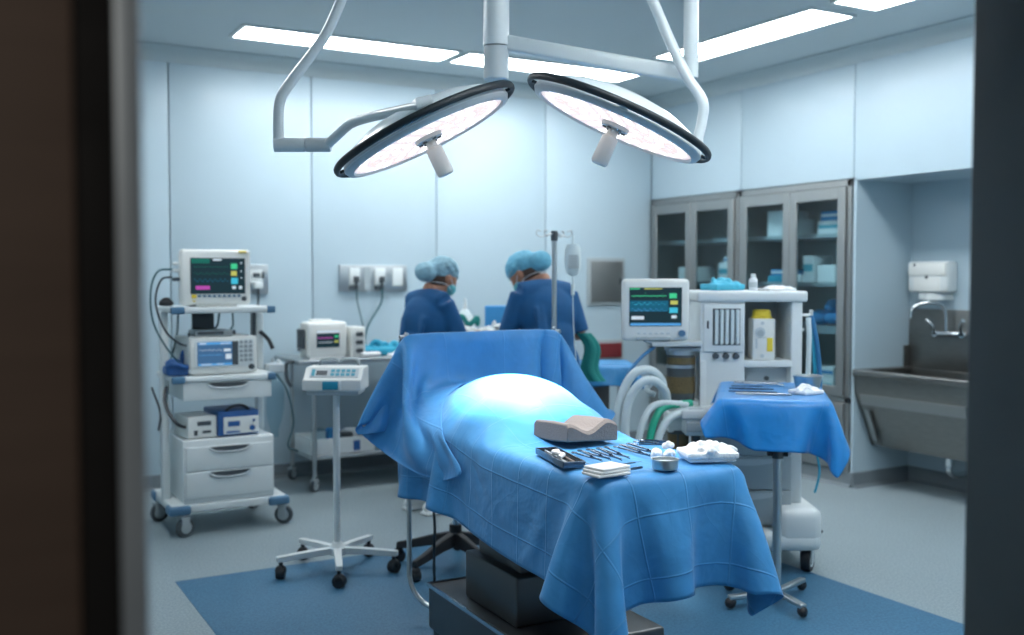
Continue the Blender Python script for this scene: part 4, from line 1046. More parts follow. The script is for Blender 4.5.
# cables of the cart
for pts, r, m_, lab in (
    ([(1.165, 6.04, 1.545), (1.08, 6.00, 1.53), (1.04, 6.0, 1.42), (1.05, 6.0, 1.25), (1.12, 6.0, 1.10), (1.20, 6.03, 1.00), (1.22, 6.06, .96)], .006, 'cablet', 'grey cable looping from the monitor side down to the middle shelf'),
    ([(1.165, 6.04, 1.50), (1.10, 6.02, 1.48), (1.07, 6.02, 1.35), (1.13, 6.03, 1.18), (1.24, 6.05, 1.10), (1.27, 6.1, 1.17)], .006, 'cable', 'dark cable crossing behind the blue-screen unit'),
    ([(1.26, 6.35, 1.28), (1.24, 6.3, 1.15), (1.18, 6.2, 1.0), (1.14, 6.15, .95)], .006, 'cablet', 'grey cable hanging at the left post'),
    ([(1.52, 6.4, 1.28), (1.50, 6.38, 1.20), (1.46, 6.35, 1.17)], .007, 'cablet', 'short cable hanging under the top shelf behind the flat box'),
    ([(1.60, 6.4, 1.28), (1.60, 6.39, 1.2), (1.58, 6.38, 1.17)], .006, 'cablet', 'second short cable under the top shelf, right one'),
    ([(1.16, 6.2, .88), (1.13, 6.1, .76), (1.17, 6.0, .66), (1.25, 6.06, .62), (1.30, 6.12, .64)], .010, 'cable', 'black cable looping left of the low shelf'),
    ([(1.09, 6.3, .84), (1.12, 6.2, .70), (1.10, 6.15, .60)], .007, 'cable', 'short black cable by the left post above the low drawers'),
    ([(1.745, 6.3, 1.16), (1.79, 6.28, 1.11), (1.815, 6.26, 1.05)], .013, 'cable', 'thick black hose stub right of the blue-screen unit'),
    ([(1.79, 6.15, .92), (1.86, 6.12, .80), (1.90, 6.12, .60), (1.87, 6.14, .45), (1.95, 6.2, .40)], .006, 'cablet', 'green-grey cable hanging right of the cart')):
    mb = MB(); mb.tube(pts, r, 8); tag(mb.build('cable', m_), lab, 'cable')
mb = MB(); mb.tube([(0, 0, .43), (.01, 0, .30), (0, 0, .12), (0, 0, 0)], lambda q: .012 + .045 * math.sin(min(1, q * 1.15) * math.pi * .9), 14, 5); o = mb.build('plastic_bag', 'bagclear'); o.location = (1.81, 6.22, .50); tag(o, 'clear plastic bag hanging at the right side of the cart', 'bag')
crumple('tubing_bundle', (1.80, 6.18, .90), .12, .10, .14, 'crumpled pale tubing hooked on the right end of the cart', m='lgrey', seed=8, n=12, cat='tubing', vox=.006)

# ================================================================== STEEL SIDE TABLE
t = thing('steel_table', 'stainless steel wheeled table against the back wall under the sockets', 'table', (2.13, 6.74, 0))
mb = MB(); mb.b2(0, 1.40, 0, .58, .895, .925, bev=.006); mb.build('tabletop', 'steel', t)
mb = MB(); mb.b2(.09, 1.35, .02, .56, .225, .25, bev=.004); mb.build('shelf', 'steel', t)
for x in (.12, 1.33):
    for y in (.03, .54):
        mb = MB(); mb.cyl((x, y, .11), (x, y, .895), .015, seg=14); mb.build('leg', 'steel', t)
        caster(t, x, y, .042, rz=30, hub='lgrey', w=.026)
mb = MB(); mb.tube([(-.0, .1, .91), (-.05, .1, .90), (-.05, .1, .80), (-.02, .1, .74)], .013, 10); mb.build('push_handle', 'dgrey', t)
t = thing('infusion_monitor', 'small white monitor with reddish screen on the steel side table', 'monitor', (2.36, 6.88, .926), 3)
mb = MB(); mb.box((0, 0, .135), (.30, .16, .25), bev=.025); mb.b2(-.13, .13, -.07, .14, 0, .03); mb.box((0, .06, .265), (.16, .05, .02), bev=.008); mb.build('casing', 'white2', t)
screen(t, -.085, .085, .08, .20, -.083, 'scr_bg', [('r', 'scr_w', 0, 0, 1, .16), ('w', 'scr_m', .05, .7, .45, .04, 4, 'sin', .003), ('w', 'scr_w', .05, .7, .7, .05, 4, 'ecg', .002), ('r', 'scr_g', .78, .3, .94, .42), ('r', 'scr_y', .78, .6, .94, .72)])
mb = MB(); mb.box((-.165, .01, .14), (.03, .10, .14), bev=.01); mb.cyl((-.18, -.02, .07), (-.20, -.02, .07), .012, seg=12); mb.build('side_module', 'dgrey', t)
t = thing('module_rack', 'narrow white module rack with dark sockets right of the small monitor', 'device', (2.585, 6.88, .926), 3)
mb = MB(); mb.box((0, 0, .11), (.11, .16, .22), bev=.01); mb.build('casing', 'white2', t)
for z in (.05, .11, .17):
    mb = MB(); mb.box((.01, -.085, z), (.05, .012, .03), bev=.004); mb.cyl((-.012, -.08, z), (-.012, -.095, z), .009, seg=10); mb.build('socket', 'dgrey', t)
crumple('teal_cloth', (2.83, 6.96, .922), .42, .26, .13, 'crumpled teal blue cloth on the steel side table', m='teal', seed=11, n=26, cat='cloth', vox=.008)
mb = MB(); mb.box((0, 0, .02), (.15, .07, .035), bev=.016); o = mb.build('white_roll', 'gauze'); o.location = (2.68, 6.80, .926); tag(o, 'small white pad at the table edge beside the module rack', 'pad')
crumple('white_pad', (2.92, 6.82, .922), .20, .12, .05, 'flat white crumpled pad in front of the teal cloth', seed=12, n=10, cat='pad', vox=.006)
t = thing('storage_tray', 'white plastic tray of supplies on the lower shelf of the steel table', 'tray', (2.47, 6.98, .251))
mb = MB(); mb.b2(-.24, .24, -.18, .18, 0, .02, bev=.006)
for s in (-1, 1): mb.b2(-.24, .24, s * .175 - .006, s * .175 + .006, 0, .11, bev=.003); mb.b2(s * .235 - .006, s * .235 + .006, -.18, .18, 0, .11, bev=.003)
mb.build('shell', 'white', t)
mb = MB(); mb.box((.10, -.188, .05), (.05, .006, .07), bev=.004); mb.build('label', 'bluepaint', t)
for i, (x, y, m_, lab) in enumerate(((-.12, 0, 'bagclear', 'clear bottle'), (.0, .03, 'box_b', 'blue carton'), (.12, .0, 'box_w', 'white carton'), (.05, -.10, 'dgrey', 'dark grey pack'))):
    mb = MB(); mb.box((0, 0, .07), (.09, .08, .14 - .015 * i), bev=.012); o = mb.build('supply_pack', m_); o.location = (2.47 + x, 6.98 + y, .272); tag(o, lab + ' standing in the white tray under the steel table', 'supply')

# ================================================================== INFUSION PUMP ON STAR STAND
PC = (1.742, 4.892)
t = thing('pump_stand', 'white pole stand on a five-legged star base with black casters', 'stand', (PC[0], PC[1], 0))
mb = MB(); mb.cyl((0, 0, .10), (0, 0, .91), .0175, seg=20); mb.build('pole', 'white', t)
mb = MB(); mb.lathe([(.045, .085), (.045, .12), (.03, .135), (.022, .15)], seg=20); mb.build('hub', 'white', t)
for k in range(5):
    a = R(-112 + 72 * k + 4); ca, sa = math.cos(a), math.sin(a)
    mb = MB()
    q = Matrix.Rotation(a, 3, 'Z')
    mb.T = q.to_4x4()
    mb.rings([[(x, s * w, z + dz) for s, dz in ((-1, -h), (1, -h), (1, h), (-1, h))] for x, w, z, h in ((.02, .020, .108, .017), (.15, .018, .106, .016), (.30, .016, .100, .014), (.315, .014, .099, .012))])
    l = mb.build('leg', 'white', t, bevel=.003)
    c = caster(t, .295 * ca, .295 * sa, .032, rz=math.degrees(a) + 60, m='black', hub='black', w=.040, fork=False)
    mb = MB(); mb.cyl((.295 * ca, .295 * sa, .05), (.295 * ca, .295 * sa, .095), .010, seg=10); mb.ball((.295 * ca, .295 * sa, .045), (.030, .026, .026), 12); mb.build('caster_mount', 'black', c)
PRZ = YAW - 2
t = thing('infusion_pump', 'white infusion pump with light blue keypad strip mounted on the star-base pole', 'pump', (PC[0], PC[1], .91), PRZ)
mb = MB(); mb.b2(-.13, .13, -.09, .10, -.0, .022, bev=.006); mb.build('platform', 'lgrey', t)
mb = MB()
prof = [(-.115, .022), (.11, .022), (.11, .135), (-.035, .135), (-.095, .085), (-.115, .080)]
mb.prism([(y, z) for y, z in prof], -.147, .147, 'x'); mb.build('casing', 'white2', t, bevel=.007)
# keypad on the sloping face
fn = Vector((0, -.050, .060)).normalized(); ft = Vector((0, .060, .050)).normalized()
def onslope(x, s, h): return Vector((x, -.095, .085)) + ft * s + Vector((0, -.64, .77)) * h
def slab(x0, x1, s0, s1, h0, h1, name, m, par=t):
    mb = MB(); mb.rings([[onslope(x0, s0, h), onslope(x1, s0, h), onslope(x1, s1, h), onslope(x0, s1, h)] for h in (h0, h1)]); return mb.build(name, m, par)
kp = slab(-.115, .128, .006, .070, -.002, .003, 'keypad', 'scr_w' if False else 'lgrey')
slab(-.085, -.03, .020, .050, .003, .005, 'display', 'dgrey', kp)
slab(-.108, -.092, .015, .060, .003, .005, 'key', 'box_t', kp)
mb = MB(); mb.mi = 0
for a in range(5):
    for b in range(2):
        x = -.012 + a * .026; s = .016 + b * .026
        mb.rings([[onslope(x, s, h), onslope(x + .019, s, h), onslope(x + .019, s + .017, h), onslope(x, s + .017, h)] for h in (.003, .0055)])
mb.build('key', 'box_t', kp)
mb = MB(); mb.b2(-.045, .035, -.119, -.112, .030, .072, bev=.002); w_ = mb.build('cassette_window', 'teal', t)
mb = MB(); mb.b2(.035, .048, -.125, -.112, .026, .074, bev=.003); mb.build('latch', 'white', t)
mb = MB(); mb.tube([(-.10, .09, .135), (-.09, .09, .165), (-.02, .09, .168), (0, .09, .150), (.02, .09, .168), (.09, .09, .165), (.10, .09, .135)], .008, 8, 3); mb.build('carry_handle', 'grey', t)

# ================================================================== STOOL BEHIND THE TABLE
ST = (2.30, 4.66)
t = thing('rolling_stool', 'black star-base rolling stool half hidden behind the draped table', 'stool', (ST[0], ST[1], 0))
for k in range(5):
    a = R(205 + 72 * k); ca, sa = math.cos(a), math.sin(a)
    mb = MB(); mb.T = Matrix.Rotation(a, 4, 'Z')
    mb.rings([[(x, s * w, z + dz) for s, dz in ((-1, -h), (-.6, h), (.6, h), (1, -h))] for x, w, z, h in ((.02, .034, .150, .035), (.12, .028, .135, .028), (.26, .022, .100, .020), (.33, .018, .085, .018))])
    mb.build('leg', 'black', t, bevel=.006)
    c = caster(t, .32 * ca, .32 * sa, .030, rz=math.degrees(a) + 70, m='black', hub='black', w=.045, fork=False)
    mb = MB(); mb.ball((.32 * ca, .32 * sa, .048), (.032, .028, .026), 12); mb.build('caster_hood', 'black', c)
mb = MB(); mb.cyl((0, 0, .12), (0, 0, .22), .032); mb.mi = 1; mb.cyl((0, 0, .20), (0, 0, .47), .022); mb.build('gas_column', ['black', 'chrome'], t)
mb = MB(); mb.lathe([(.001, .47), (.15, .47), (.175, .49), (.18, .52), (.16, .545), (.001, .55)], seg=32, cap=False); mb.build('seat', 'dgrey', t)
mb = MB(); mb.tube([(0, 0, .46), (-.20, -.10, .45), (-.30, -.16, .435)], .007, 8); mb.mi = 0; mb.ball((-.325, -.17, .430), (.035, .016, .014), 12, rotm('Z', 28)); mb.build('lever', 'black', t)
mb = MB(); mb.tube([(1.965, 4.22, .50), (1.985, 4.24, .34), (2.01, 4.30, .20), (2.04, 4.36, .06), (2.06, 4.36, .012), (2.2, 4.2, .010)], .007, 8); tag(mb.build('power_cable', 'cable'), 'thin black cable hanging below the draped table to the floor', 'cable')

# ================================================================== IV POLE
t = thing('iv_pole', 'steel drip pole with curled hooks rising behind the screen drape', 'drip pole', (2.965, 4.765, 0))
mb = MB(); mb.cyl((0, 0, .10), (0, 0, 1.0), .0165, seg=16); mb.mi = 0; mb.cyl((0, 0, .98), (0, 0, 1.745), .0135, seg=16); mb.build('pole', 'steel', t)
mb = MB(); mb.lathe([(.019, 1.70), (.021, 1.745), (.016, 1.755)], seg=16); mb.build('collar', 'dgrey', t)
for k in range(4):
    mb = MB(); mb.T = Matrix.Rotation(R(YAW + 20 + 180 * (k % 2) + (38 if k > 1 else 0)), 4, 'Z')
    mb.tube([(0, 0, 1.745), (.04, 0, 1.735), (.075, 0, 1.722), (.105, 0, 1.735), (.100, 0, 1.757), (.080, 0, 1.752)], .0035, 6); mb.build('hook', 'steel', t)
for k in range(5):
    a = 72 * k + 10; mb = MB(); mb.T = Matrix.Rotation(R(a), 4, 'Z'); mb.box((.13, 0, .085), (.26, .03, .02), bev=.006); mb.build('leg', 'steel', t)
    caster(t, .25 * math.cos(R(a)), .25 * math.sin(R(a)), .030, m='black', hub='grey', w=.022, fork=False)
t = thing('iv_bag', 'clear drip bag with printed face hanging from the pole hook', 'drip bag', (3.055, 4.715, 1.43), YAW)
mb = MB(); mb.rings([[(sx * w, sy * d, z) for sx, sy in ((-1, 0), (-.8, -.8), (0, -1), (.8, -.8), (1, 0), (.8, .8), (0, 1), (-.8, .8))] for w, d, z in ((.006, .003, .075), (.03, .012, .085), (.044, .020, .12), (.046, .022, .17), (.042, .014, .225), (.030, .003, .25))]); mb.build('bag', 'wtube', t)
mb = MB(); mb.box((0, -.021, .155), (.055, .004, .075)); mb.mi = 1
for k in range(5): mb.box((0, -.0235, .185 - k * .014), (.040 - .006 * (k % 2), .001, .004))
mb.build('printed_label', ['lgrey', 'grey'], t)
mb = MB(); mb.cyl((0, 0, .08), (0, 0, .03), .005, seg=8); mb.cyl((0, 0, .03), (0, 0, -.03), .010, seg=10); mb.build('drip_chamber', 'wtube', t)
mb = MB(); mb.tube([(0, 0, -.03), (.005, 0, -.2), (.02, -.01, -.5), (-.02, -.05, -.75)], .0025, 6); mb.build('line', 'wtube', t)
mb = MB(); mb.tube([(0, 0, .25), (-.0, 0, .285), (.005, 0, .30)], .004, 6, 3); mb.build('loop', 'wtube', t)

# ================================================================== ANAESTHESIA MACHINE (faces the doorway)
ax, ay = camframe(1.234, 5.20)
t = thing('anaesthesia_machine', 'large white anaesthesia workstation with flowmeters, drawers and a wheeled base', 'anaesthesia machine', (ax, ay, 0), YAW)
AM = t
mb = MB(); mb.b2(-.285, .285, -.02, .46, 1.372, 1.428, bev=.014); mb.build('top_shelf', 'white', t)
mb = MB(); mb.b2(-.265, -.035, .0, .42, .74, 1.375, bev=.004); mb.b2(.205, .262, .0, .42, .60, 1.375, bev=.006); mb.b2(-.04, .21, .30, .42, .74, 1.375); mb.b2(-.04, .21, .0, .32, 1.035, 1.070, bev=.003)
mb.b2(-.265, .262, .10, .42, .74, 1.05); mb.b2(-.265, -.235, -.01, .2, .74, 1.07, bev=.003)
mb.build('frame', 'white', t)
mb = MB(); mb.b2(-.035, .205, .292, .30, 1.07, 1.37); mb.build('recess_back', 'grey', t)
# flowmeter door
mb = MB(); mb.b2(-.250, -.040, -.014, .002, 1.115, 1.362, bev=.004); mb.build('flowmeter_door', 'white', t)
mb = MB(); mb.b2(-.203, -.062, -.0155, -.0135, 1.150, 1.338); mb.build('flowmeter_window', 'dgrey', t)
for k in range(5):
    x = -.186 + k * .027
    mb = MB(); mb.cyl((x, -.022, 1.155), (x, -.022, 1.333), .0075, .0085, seg=12); mb.mi = 1; mb.b2(x + .009, x + .013, -.018, -.016, 1.16, 1.33); mb.build('flow_tube', ['wtube', 'lgrey'], t)
mb = MB(); mb.b2(-.232, -.224, -.02, -.012, 1.235, 1.275, bev=.002); mb.build('door_latch', 'black', t)
for k in range(3):
    x = -.185 + .052 * k
    mb = MB(); mb.cyl((x, .0, 1.094), (x, -.028, 1.094), .017, .014, seg=18); mb.build('gas_knob', 'dgrey', t)
mb = MB()
for x, z, r in ((.120, 1.19, .011), (.092, 1.245, .007), (.150, 1.245, .007)): mb.cyl((x, .292, z), (x, .284, z), r, seg=14)
mb.b2(.075, .105, .284, .292, 1.235, 1.25); mb.b2(.135, .165, .284, .292, 1.24, 1.255); mb.build('port', 'black', t)
# panel under the recess
mb = MB(); mb.b2(-.22, .205, .09, .10, .82, 1.02); mb.build('lower_panel', 'lgrey', t)
for x, z, r in ((-.135, .975, .010), (-.08, .975, .015), (.02, .97, .030), (.10, .97, .012)):
    mb = MB(); mb.cyl((x, .095, z), (x, .075, z), r, seg=18); mb.build('gauge' if r > .02 else 'knob', 'lgrey' if r > .02 else 'dgrey', t)
mb = MB(); mb.b2(-.385, .25, -.16, .15, .785, .835, bev=.012); mb.b2(-.36, -.2, -.14, .05, .70, .79, bev=.01); mb.build('worktop', 'white', t)
mb = MB(); mb.b2(-.345, -.27, -.14, -.03, .834, .840, bev=.002); mb.build('touch_pad', 'lgrey', t)
mb = MB(); mb.b2(-.36, -.24, -.168, -.158, .725, .77, bev=.003); mb.cyl((-.30, -.165, .745), (-.30, -.18, .745), .012, seg=14); mb.cyl((-.255, -.165, .745), (-.255, -.18, .745), .009, seg=14); mb.build('control_strip', 'grey', t)
mb = MB(); mb.b2(-.265, .20, -.05, .42, .22, .79, bev=.006); mb.b2(.20, .262, -.02, .42, .20, .79, bev=.012); mb.build('drawer_case', 'lgrey', t)
for z0, z1 in ((.590, .775), (.415, .583), (.235, .408)):
    mb = MB(); mb.b2(-.255, .195, -.068, -.045, z0, z1, bev=.005); d = mb.build('drawer', 'grey', t)
    mb = MB(); mb.prism([(-.20 + .35 * k / 16, z1 - .02 - .025 * math.sin(math.pi * k / 16)) for k in range(17)] + [(.15, z1 - .012), (-.20, z1 - .012)], -.078, -.066); mb.build('handle', 'lgrey', d)
mb = MB(); mb.b2(-.30, .33, -.17, .50, .115, .215, bev=.04); mb.b2(.10, .335, -.17, .35, .15, .335, bev=.05); mb.b2(-.30, -.2, -.17, .35, .15, .28, bev=.04); mb.build('base', 'white', t)
for x, y, a in ((.275, -.09, 60), (-.25, -.09, 20), (.28, .43, 0), (-.25, .43, 0)): caster(t, x, y, .062, rz=a, m='black', hub='white', w=.045, stem=.02, mount='lgrey')
mb = MB(); mb.tube([(.335, -.12, .21), (.350, -.02, .19), (.345, .1, .24), (.335, .2, .26)], .008, 8); mb.build('kick_cable', 'black', t)
# absorber, canisters on the left
mb = MB(); mb.b2(-.425, -.26, .0, .16, 1.115, 1.135, bev=.004); mb.b2(-.52, -.26, -.05, .2, 1.145, 1.17, bev=.004); mb.build('side_bracket', 'lgrey', t)
mb = MB(); mb.b2(-.43, -.27, -.02, .16, .70, .80, bev=.008); mb.b2(-.42, -.26, .02, .14, .80, .86, bev=.006); mb.build('absorber_block', 'white', t)
mb = MB(); mb.cyl((-.355, .05, .86), (-.355, .05, 1.10), .072, seg=28); c = mb.build('upper_canister', 'dgrey', t)
mb = MB(); mb.cyl((-.355, .05, .90), (-.355, .05, .985), .0745, seg=28); mb.cyl((-.355, .05, 1.05), (-.355, .05, 1.085), .0745, seg=28); mb.build('granule_band', 'amber', c)
mb = MB(); mb.cyl((-.355, .05, 1.03), (-.355, .05, 1.045), .076, seg=28); mb.cyl((-.355, .05, 1.098), (-.355, .05, 1.12), .076, seg=28); mb.build('band', 'steel', c)
mb = MB(); mb.cyl((-.37, .03, .56), (-.37, .03, .70), .055, seg=28); c = mb.build('lower_canister', 'amber', t)
mb = MB(); mb.b2(-.385, -.375, -.028, -.022, .57, .69); mb.cyl((-.37, .03, .54), (-.37, .03, .565), .058, seg=28); mb.cyl((-.37, .03, .69), (-.37, .03, .71), .058, seg=28); mb.build('frame_band', 'dgrey', c)
mb = MB(); mb.b2(-.30, -.265, -.03, .05, .50, .72, bev=.006); mb.cyl((-.285, -.04, .60), (-.285, -.06, .60), .02, seg=16); mb.build('valve', 'dgrey', t)
# right side hook rail
mb = MB(); mb.b2(.262, .325, .04, .06, 1.295, 1.31, bev=.003); mb.b2(.315, .325, .03, .07, 1.295, 1.33, bev=.003); mb.b2(.262, .285, .04, .06, 1.22, 1.235, bev=.003); mb.build('side_hook', 'white', t)
def am(x, y, z):
    v = Matrix.Rotation(R(YAW), 3, 'Z') @ Vector((x, y, z)); return (v.x + ax, v.y + ay, z)
# hoses (things of their own)
def hose(pts, r, m, label, ribs=.10, name='breathing_hose', cat='hose', seg=12, sm=14):
    if pts[0][0] < -.2: pts = [(x - .02 - min(.085, (max(0, -.28 - x)) * 1.2), y, z) for x, y, z in pts]
    mb = MB(); mb.tube([am(*p) for p in pts], r, seg, sm, ribs=ribs); return tag(mb.build(name, m, sharp=80), label, cat, None)
hose([(-.36, -.06, .88), (-.37, -.10, .97), (-.43, -.13, 1.03), (-.51, -.14, 1.02), (-.57, -.14, .93), (-.60, -.15, .80), (-.595, -.16, .66), (-.55, -.16, .52)], .021, 'wtube', 'white ribbed breathing hose arching highest beside the anaesthesia machine')
hose([(-.345, -.07, .86), (-.36, -.12, .93), (-.43, -.17, .985), (-.50, -.18, .96), (-.55, -.18, .87), (-.565, -.19, .74), (-.55, -.20, .60), (-.52, -.20, .50)], .021, 'wtube', 'white ribbed breathing hose arching just under the highest one')
hose([(-.30, -.10, .855), (-.40, -.14, .86), (-.47, -.18, .79), (-.505, -.20, .66), (-.53, -.20, .52)], .017, 'wtube', 'white hose bending down in front beside the green tube')
hose([(-.29, -.09, .86), (-.36, -.13, .845), (-.42, -.17, .77), (-.45, -.19, .65), (-.49, -.19, .50)], .019, 'gtube', 'bright green hose curving down from the absorber block', ribs=None)
hose([(-.28, -.10, .83), (-.34, -.15, .80), (-.39, -.18, .72), (-.42, -.19, .60), (-.44, -.19, .48)], .020, 'wtube', 'white ribbed hose lowest and nearest the canisters')
hose([(-.40, -.02, 1.14), (-.47, -.06, 1.09), (-.53, -.10, 1.03), (-.56, -.10, .96), (-.575, -.12, .86), (-.585, -.12, .7)], .009, 'btube', 'thin dark blue tube running beside the white breathing hoses', ribs=None)
hose([(.300, .03, 1.29), (.302, .02, 1.20), (.300, .02, 1.05), (.296, .02, .92)], .0135, 'wtube', 'straight white hose hanging on the machine right side', ribs=None)
hose([(.318, .04, 1.30), (.345, .04, 1.18), (.365, .04, 1.0), (.36, .03, .80), (.33, .02, .62)], .012, 'btube', 'dark blue hose hanging outermost on the machine right side', ribs=None)
hose([(.312, .05, 1.29), (.330, .05, 1.16), (.343, .05, 1.0), (.34, .05, .82)], .010, 'teal', 'teal hose hanging between the white and dark blue ones', ribs=None)
hose([(.335, -.02, .60), (.352, -.02, .50), (.335, -.03, .42), (.325, -.03, .39)], .006, 'teal', 'short teal tube end dangling below the instrument stand drape', ribs=None)
hose([(-.42, -.03, .95), (-.44, -.05, .92), (-.40, -.07, .90)], .015, 'wtube', 'short white elbow tube at the upper canister', ribs=None)
# monitor of the machine
t = thing('anaesthesia_monitor', 'white monitor with colourful dark screen left of the anaesthesia machine', 'monitor', am(-.50, -.02, 1.165), YAW + 3)
mb = MB(); mb.box((0, 0, .168), (.345, .07, .315), bev=.022); mb.box((0, .05, .165), (.26, .07, .24), bev=.02); mb.build('casing', 'white2', t)
screen(t, -.14, .13, .085, .282, -.0375, 'scr_bg', [('r', 'scr_db', 0, .34, .74, .62), ('r', 'scr_y', .28, .02, .62, .05), ('r', 'scr_g', .0, .02, .2, .05), ('w', 'scr_g', .04, .70, .22, .08, 6, 'ecg', .002), ('w', 'scr_c', .04, .70, .44, .05, 6, 'sin', .0016),
    ('w', 'scr_b', .04, .70, .60, .05, 6, 'sin', .0016), ('r', 'scr_w', .04, .74, .28, .83), ('r', 'scr_g', .76, .15, .90, .28), ('r', 'scr_y', .78, .34, .92, .44), ('r', 'scr_c', .76, .52, .92, .66), ('r', 'scr_w', .80, .72, .90, .8),
    ('r', 'scr_b', .02, .92, .98, .985)])
mb = MB(); mb.cyl((.13, -.035, .048), (.13, -.05, .048), .017, seg=20); mb.build('knob', 'bluecap', t)
mb = MB()
for k in range(6): mb.box((-.09 + k * .03, -.036, .048), (.016, .004, .009), bev=.001)
mb.build('key', 'lgrey', t)
mb = MB(); mb.b2(-.05, .05, -.02, .06, -.0, .02); mb.cyl((0, .03, -.0), (0, .03, .03), .03); mb.build('foot', 'lgrey', t)
mb = MB(); mb.b2(-.10, .075, -.04, .09, .012, .03, bev=.004); mb.build('swivel_plate', 'grey', t)
# things on and in the machine
crumple('blue_cloth', am(-.125, .13, 1.426), .22, .16, .085, 'crumpled light blue cloth on top of the anaesthesia machine', m='cyan', seed=21, n=22, cat='cloth', vox=.006)
t = thing('white_bottle', 'small white bottle standing on top of the machine between the cloths', 'bottle', am(.025, .08, 1.428))
mb = MB(); mb.lathe([(.001, 0), (.021, 0), (.022, .005), (.022, .058), (.012, .068), (.012, .074), (.001, .074)], seg=20, cap=False); mb.build('body', 'gauze', t)
mb = MB(); mb.cyl((0, 0, .072), (0, 0, .088), .013, seg=16); mb.build('lid', 'white', t)
mb = MB(); mb.lathe([(.0225, .018), (.0225, .045)], seg=20, cap=False); mb.build('label', 'lgrey', t)
crumple('gauze_pile', am(.15, .10, 1.426), .22, .12, .035, 'flat white gauze pile on the right end of the machine top', seed=23, n=16, vox=.005)
t = thing('vaporizer_unit', 'white drug canister box with yellow cap in the machine recess', 'canister', am(.070, .12, 1.070), YAW)
mb = MB(); mb.b2(-.058, .058, -.10, .02, .0, .215, bev=.008); mb.build('casing', 'white2', t)
mb = MB(); mb.lathe([(.001, .26), (.040, .26), (.048, .25), (.048, .228), (.054, .222), (.054, .213), (.001, .213)], (0, -.04, 0), seg=28, cap=False); mb.build('cap', 'yellow', t)
mb = MB(); mb.b2(.015, .045, -.104, -.098, .045, .115, bev=.002); mb.build('yellow_label', 'yellow', t)
mb = MB(); mb.cyl((-.022, -.098, .145), (-.022, -.110, .145), .026, seg=24); mb.mi = 1; mb.cyl((-.022, -.108, .14), (-.022, -.114, .14), .018, seg=20); mb.mi = 0; mb.cyl((-.01, -.098, .192), (-.01, -.106, .192), .009, seg=14); mb.cyl((-.01, -.098, .022), (-.01, -.106, .022), .010, seg=14)
mb.b2(-.045, -.035, -.101, -.098, .06, .11); mb.build('dial', ['lgrey', 'grey'], t)

# ================================================================== INSTRUMENT STAND (right front)
MC = (3.315, 3.44); MRZ = -42.3; MH = .975
def mp(x, y, z):
    v = Matrix.Rotation(R(MRZ), 3, 'Z') @ Vector((x, y, 0)); return (v.x + MC[0], v.y + MC[1], z)
t = thing('instrument_stand', 'steel instrument stand on a pole, tray hidden under a glossy blue drape', 'stand', (MC[0], MC[1], 0), MRZ)
px, py = .03, -.04
mb = MB(); mb.cyl((px, py, .05), (px, py, .70), .020, seg=20); mb.build('outer_pole', 'steel', t)
mb = MB(); mb.cyl((px, py, .70), (px, py, MH - .03), .0145, seg=18); mb.build('inner_pole', 'steel', t)
mb = MB(); mb.cyl((px, py, .675), (px, py, .715), .026, seg=20); mb.mi = 1; mb.cyl((px - .02, py, .695), (px - .045, py - .01, .695), .010, seg=12); mb.cyl((px + .02, py, .695), (px + .045, py, .695), .012, seg=12); mb.build('clamp', ['dsteel', 'black'], t)
for a, l in ((-148, .25), (-60, .22), (60, .26), (148, .26)):
    mb = MB(); mb.T = Matrix.Translation((px, py, 0)) @ Matrix.Rotation(R(a), 4, 'Z'); mb.box((l / 2, 0, .058), (l, .035, .022), bev=.006); mb.mi = 1; mb.ball((l - .01, 0, .034), (.028, .022, .026), 12)
    mb.build('foot', ['steel', 'black'], t)
mb = MB(); mb.b2(-.215, .215, -.36, .36, MH - .035, MH - .010, bev=.01); mb.box((px, py, MH - .045), (.10, .3, .02), bev=.004); mb.build('tray', 'steel', t)
# its drape
CM = .022
nx3, ny3 = 39, 47
def flat_mayo(U, V):
    p, q = (U / U.max() + 1) / 2, (V / V.max() + 1) / 2
    a = -.24 - .09 + p * (.48 + .09 + .13)
    d = np.interp(p, [0, .35, .7, 1], [.10, .19, .19, .22])
    b0 = -.385 - d; b1 = .385 + .10 - .05 * p
    a = a + (.24 - 0) * 0 + np.where(p > .6, (p - .6) * (1 - q) * .02, 0)
    return a, b0 + (b1 - b0) * q
def place_mayo(A, B):
    a = R(MRZ); x = A * math.cos(a) - B * math.sin(a); y = A * math.sin(a) + B * math.cos(a)
    return np.stack([MC[0] + x, MC[1] + y, np.full_like(A, MH + .012)], -1)
U3, V3, X3 = settle(nx3, ny3, CM, place_mayo, [lambda P: sd_box(P, (MC[0], MC[1], MH - .02), (.24, .385, .020), .012, MRZ)], steps=170, iters=12, thick=.005, mu=.6, bend=.08, seed=9, flat=flat_mayo)
o = sheet_obj('stand_drape', nx3, ny3, U3, V3, X3, 'drape3')
tag(o, 'glossy deep blue drape over the instrument stand with a dangling front corner', 'drape')
MZ = MH + .0065
grp = 'surgical instruments on the draped stand'
P2 = lambda x, y: mp(x, y, 0)[:2]
hemostat('surgical_scissors', P2(.03, .26), P2(-.17, .255), 'dark scissors at the far edge of the draped stand', 'scissors', z=MZ, grp=grp, spread=.026)
scalpel(P2(-.18, .13), P2(.015, .12), 'flat dark scalpel second from the far edge of the stand', z=MZ, w=.009, grp=grp)
hemostat('hemostat', P2(.05, .14), P2(-.12, .18), 'silver clamp lying across the middle of the stand', 'forceps', z=MZ + .005, grp=grp, m='steel')
scalpel(P2(-.19, .0), P2(.01, -.01), 'long tweezers in the middle of the draped stand', z=MZ, w=.009, name='tweezers', grp=grp)
scalpel(P2(-.19, -.12), P2(.02, -.14), 'tweezers nearer the front edge of the draped stand', z=MZ, w=.008, name='tweezers', grp=grp)
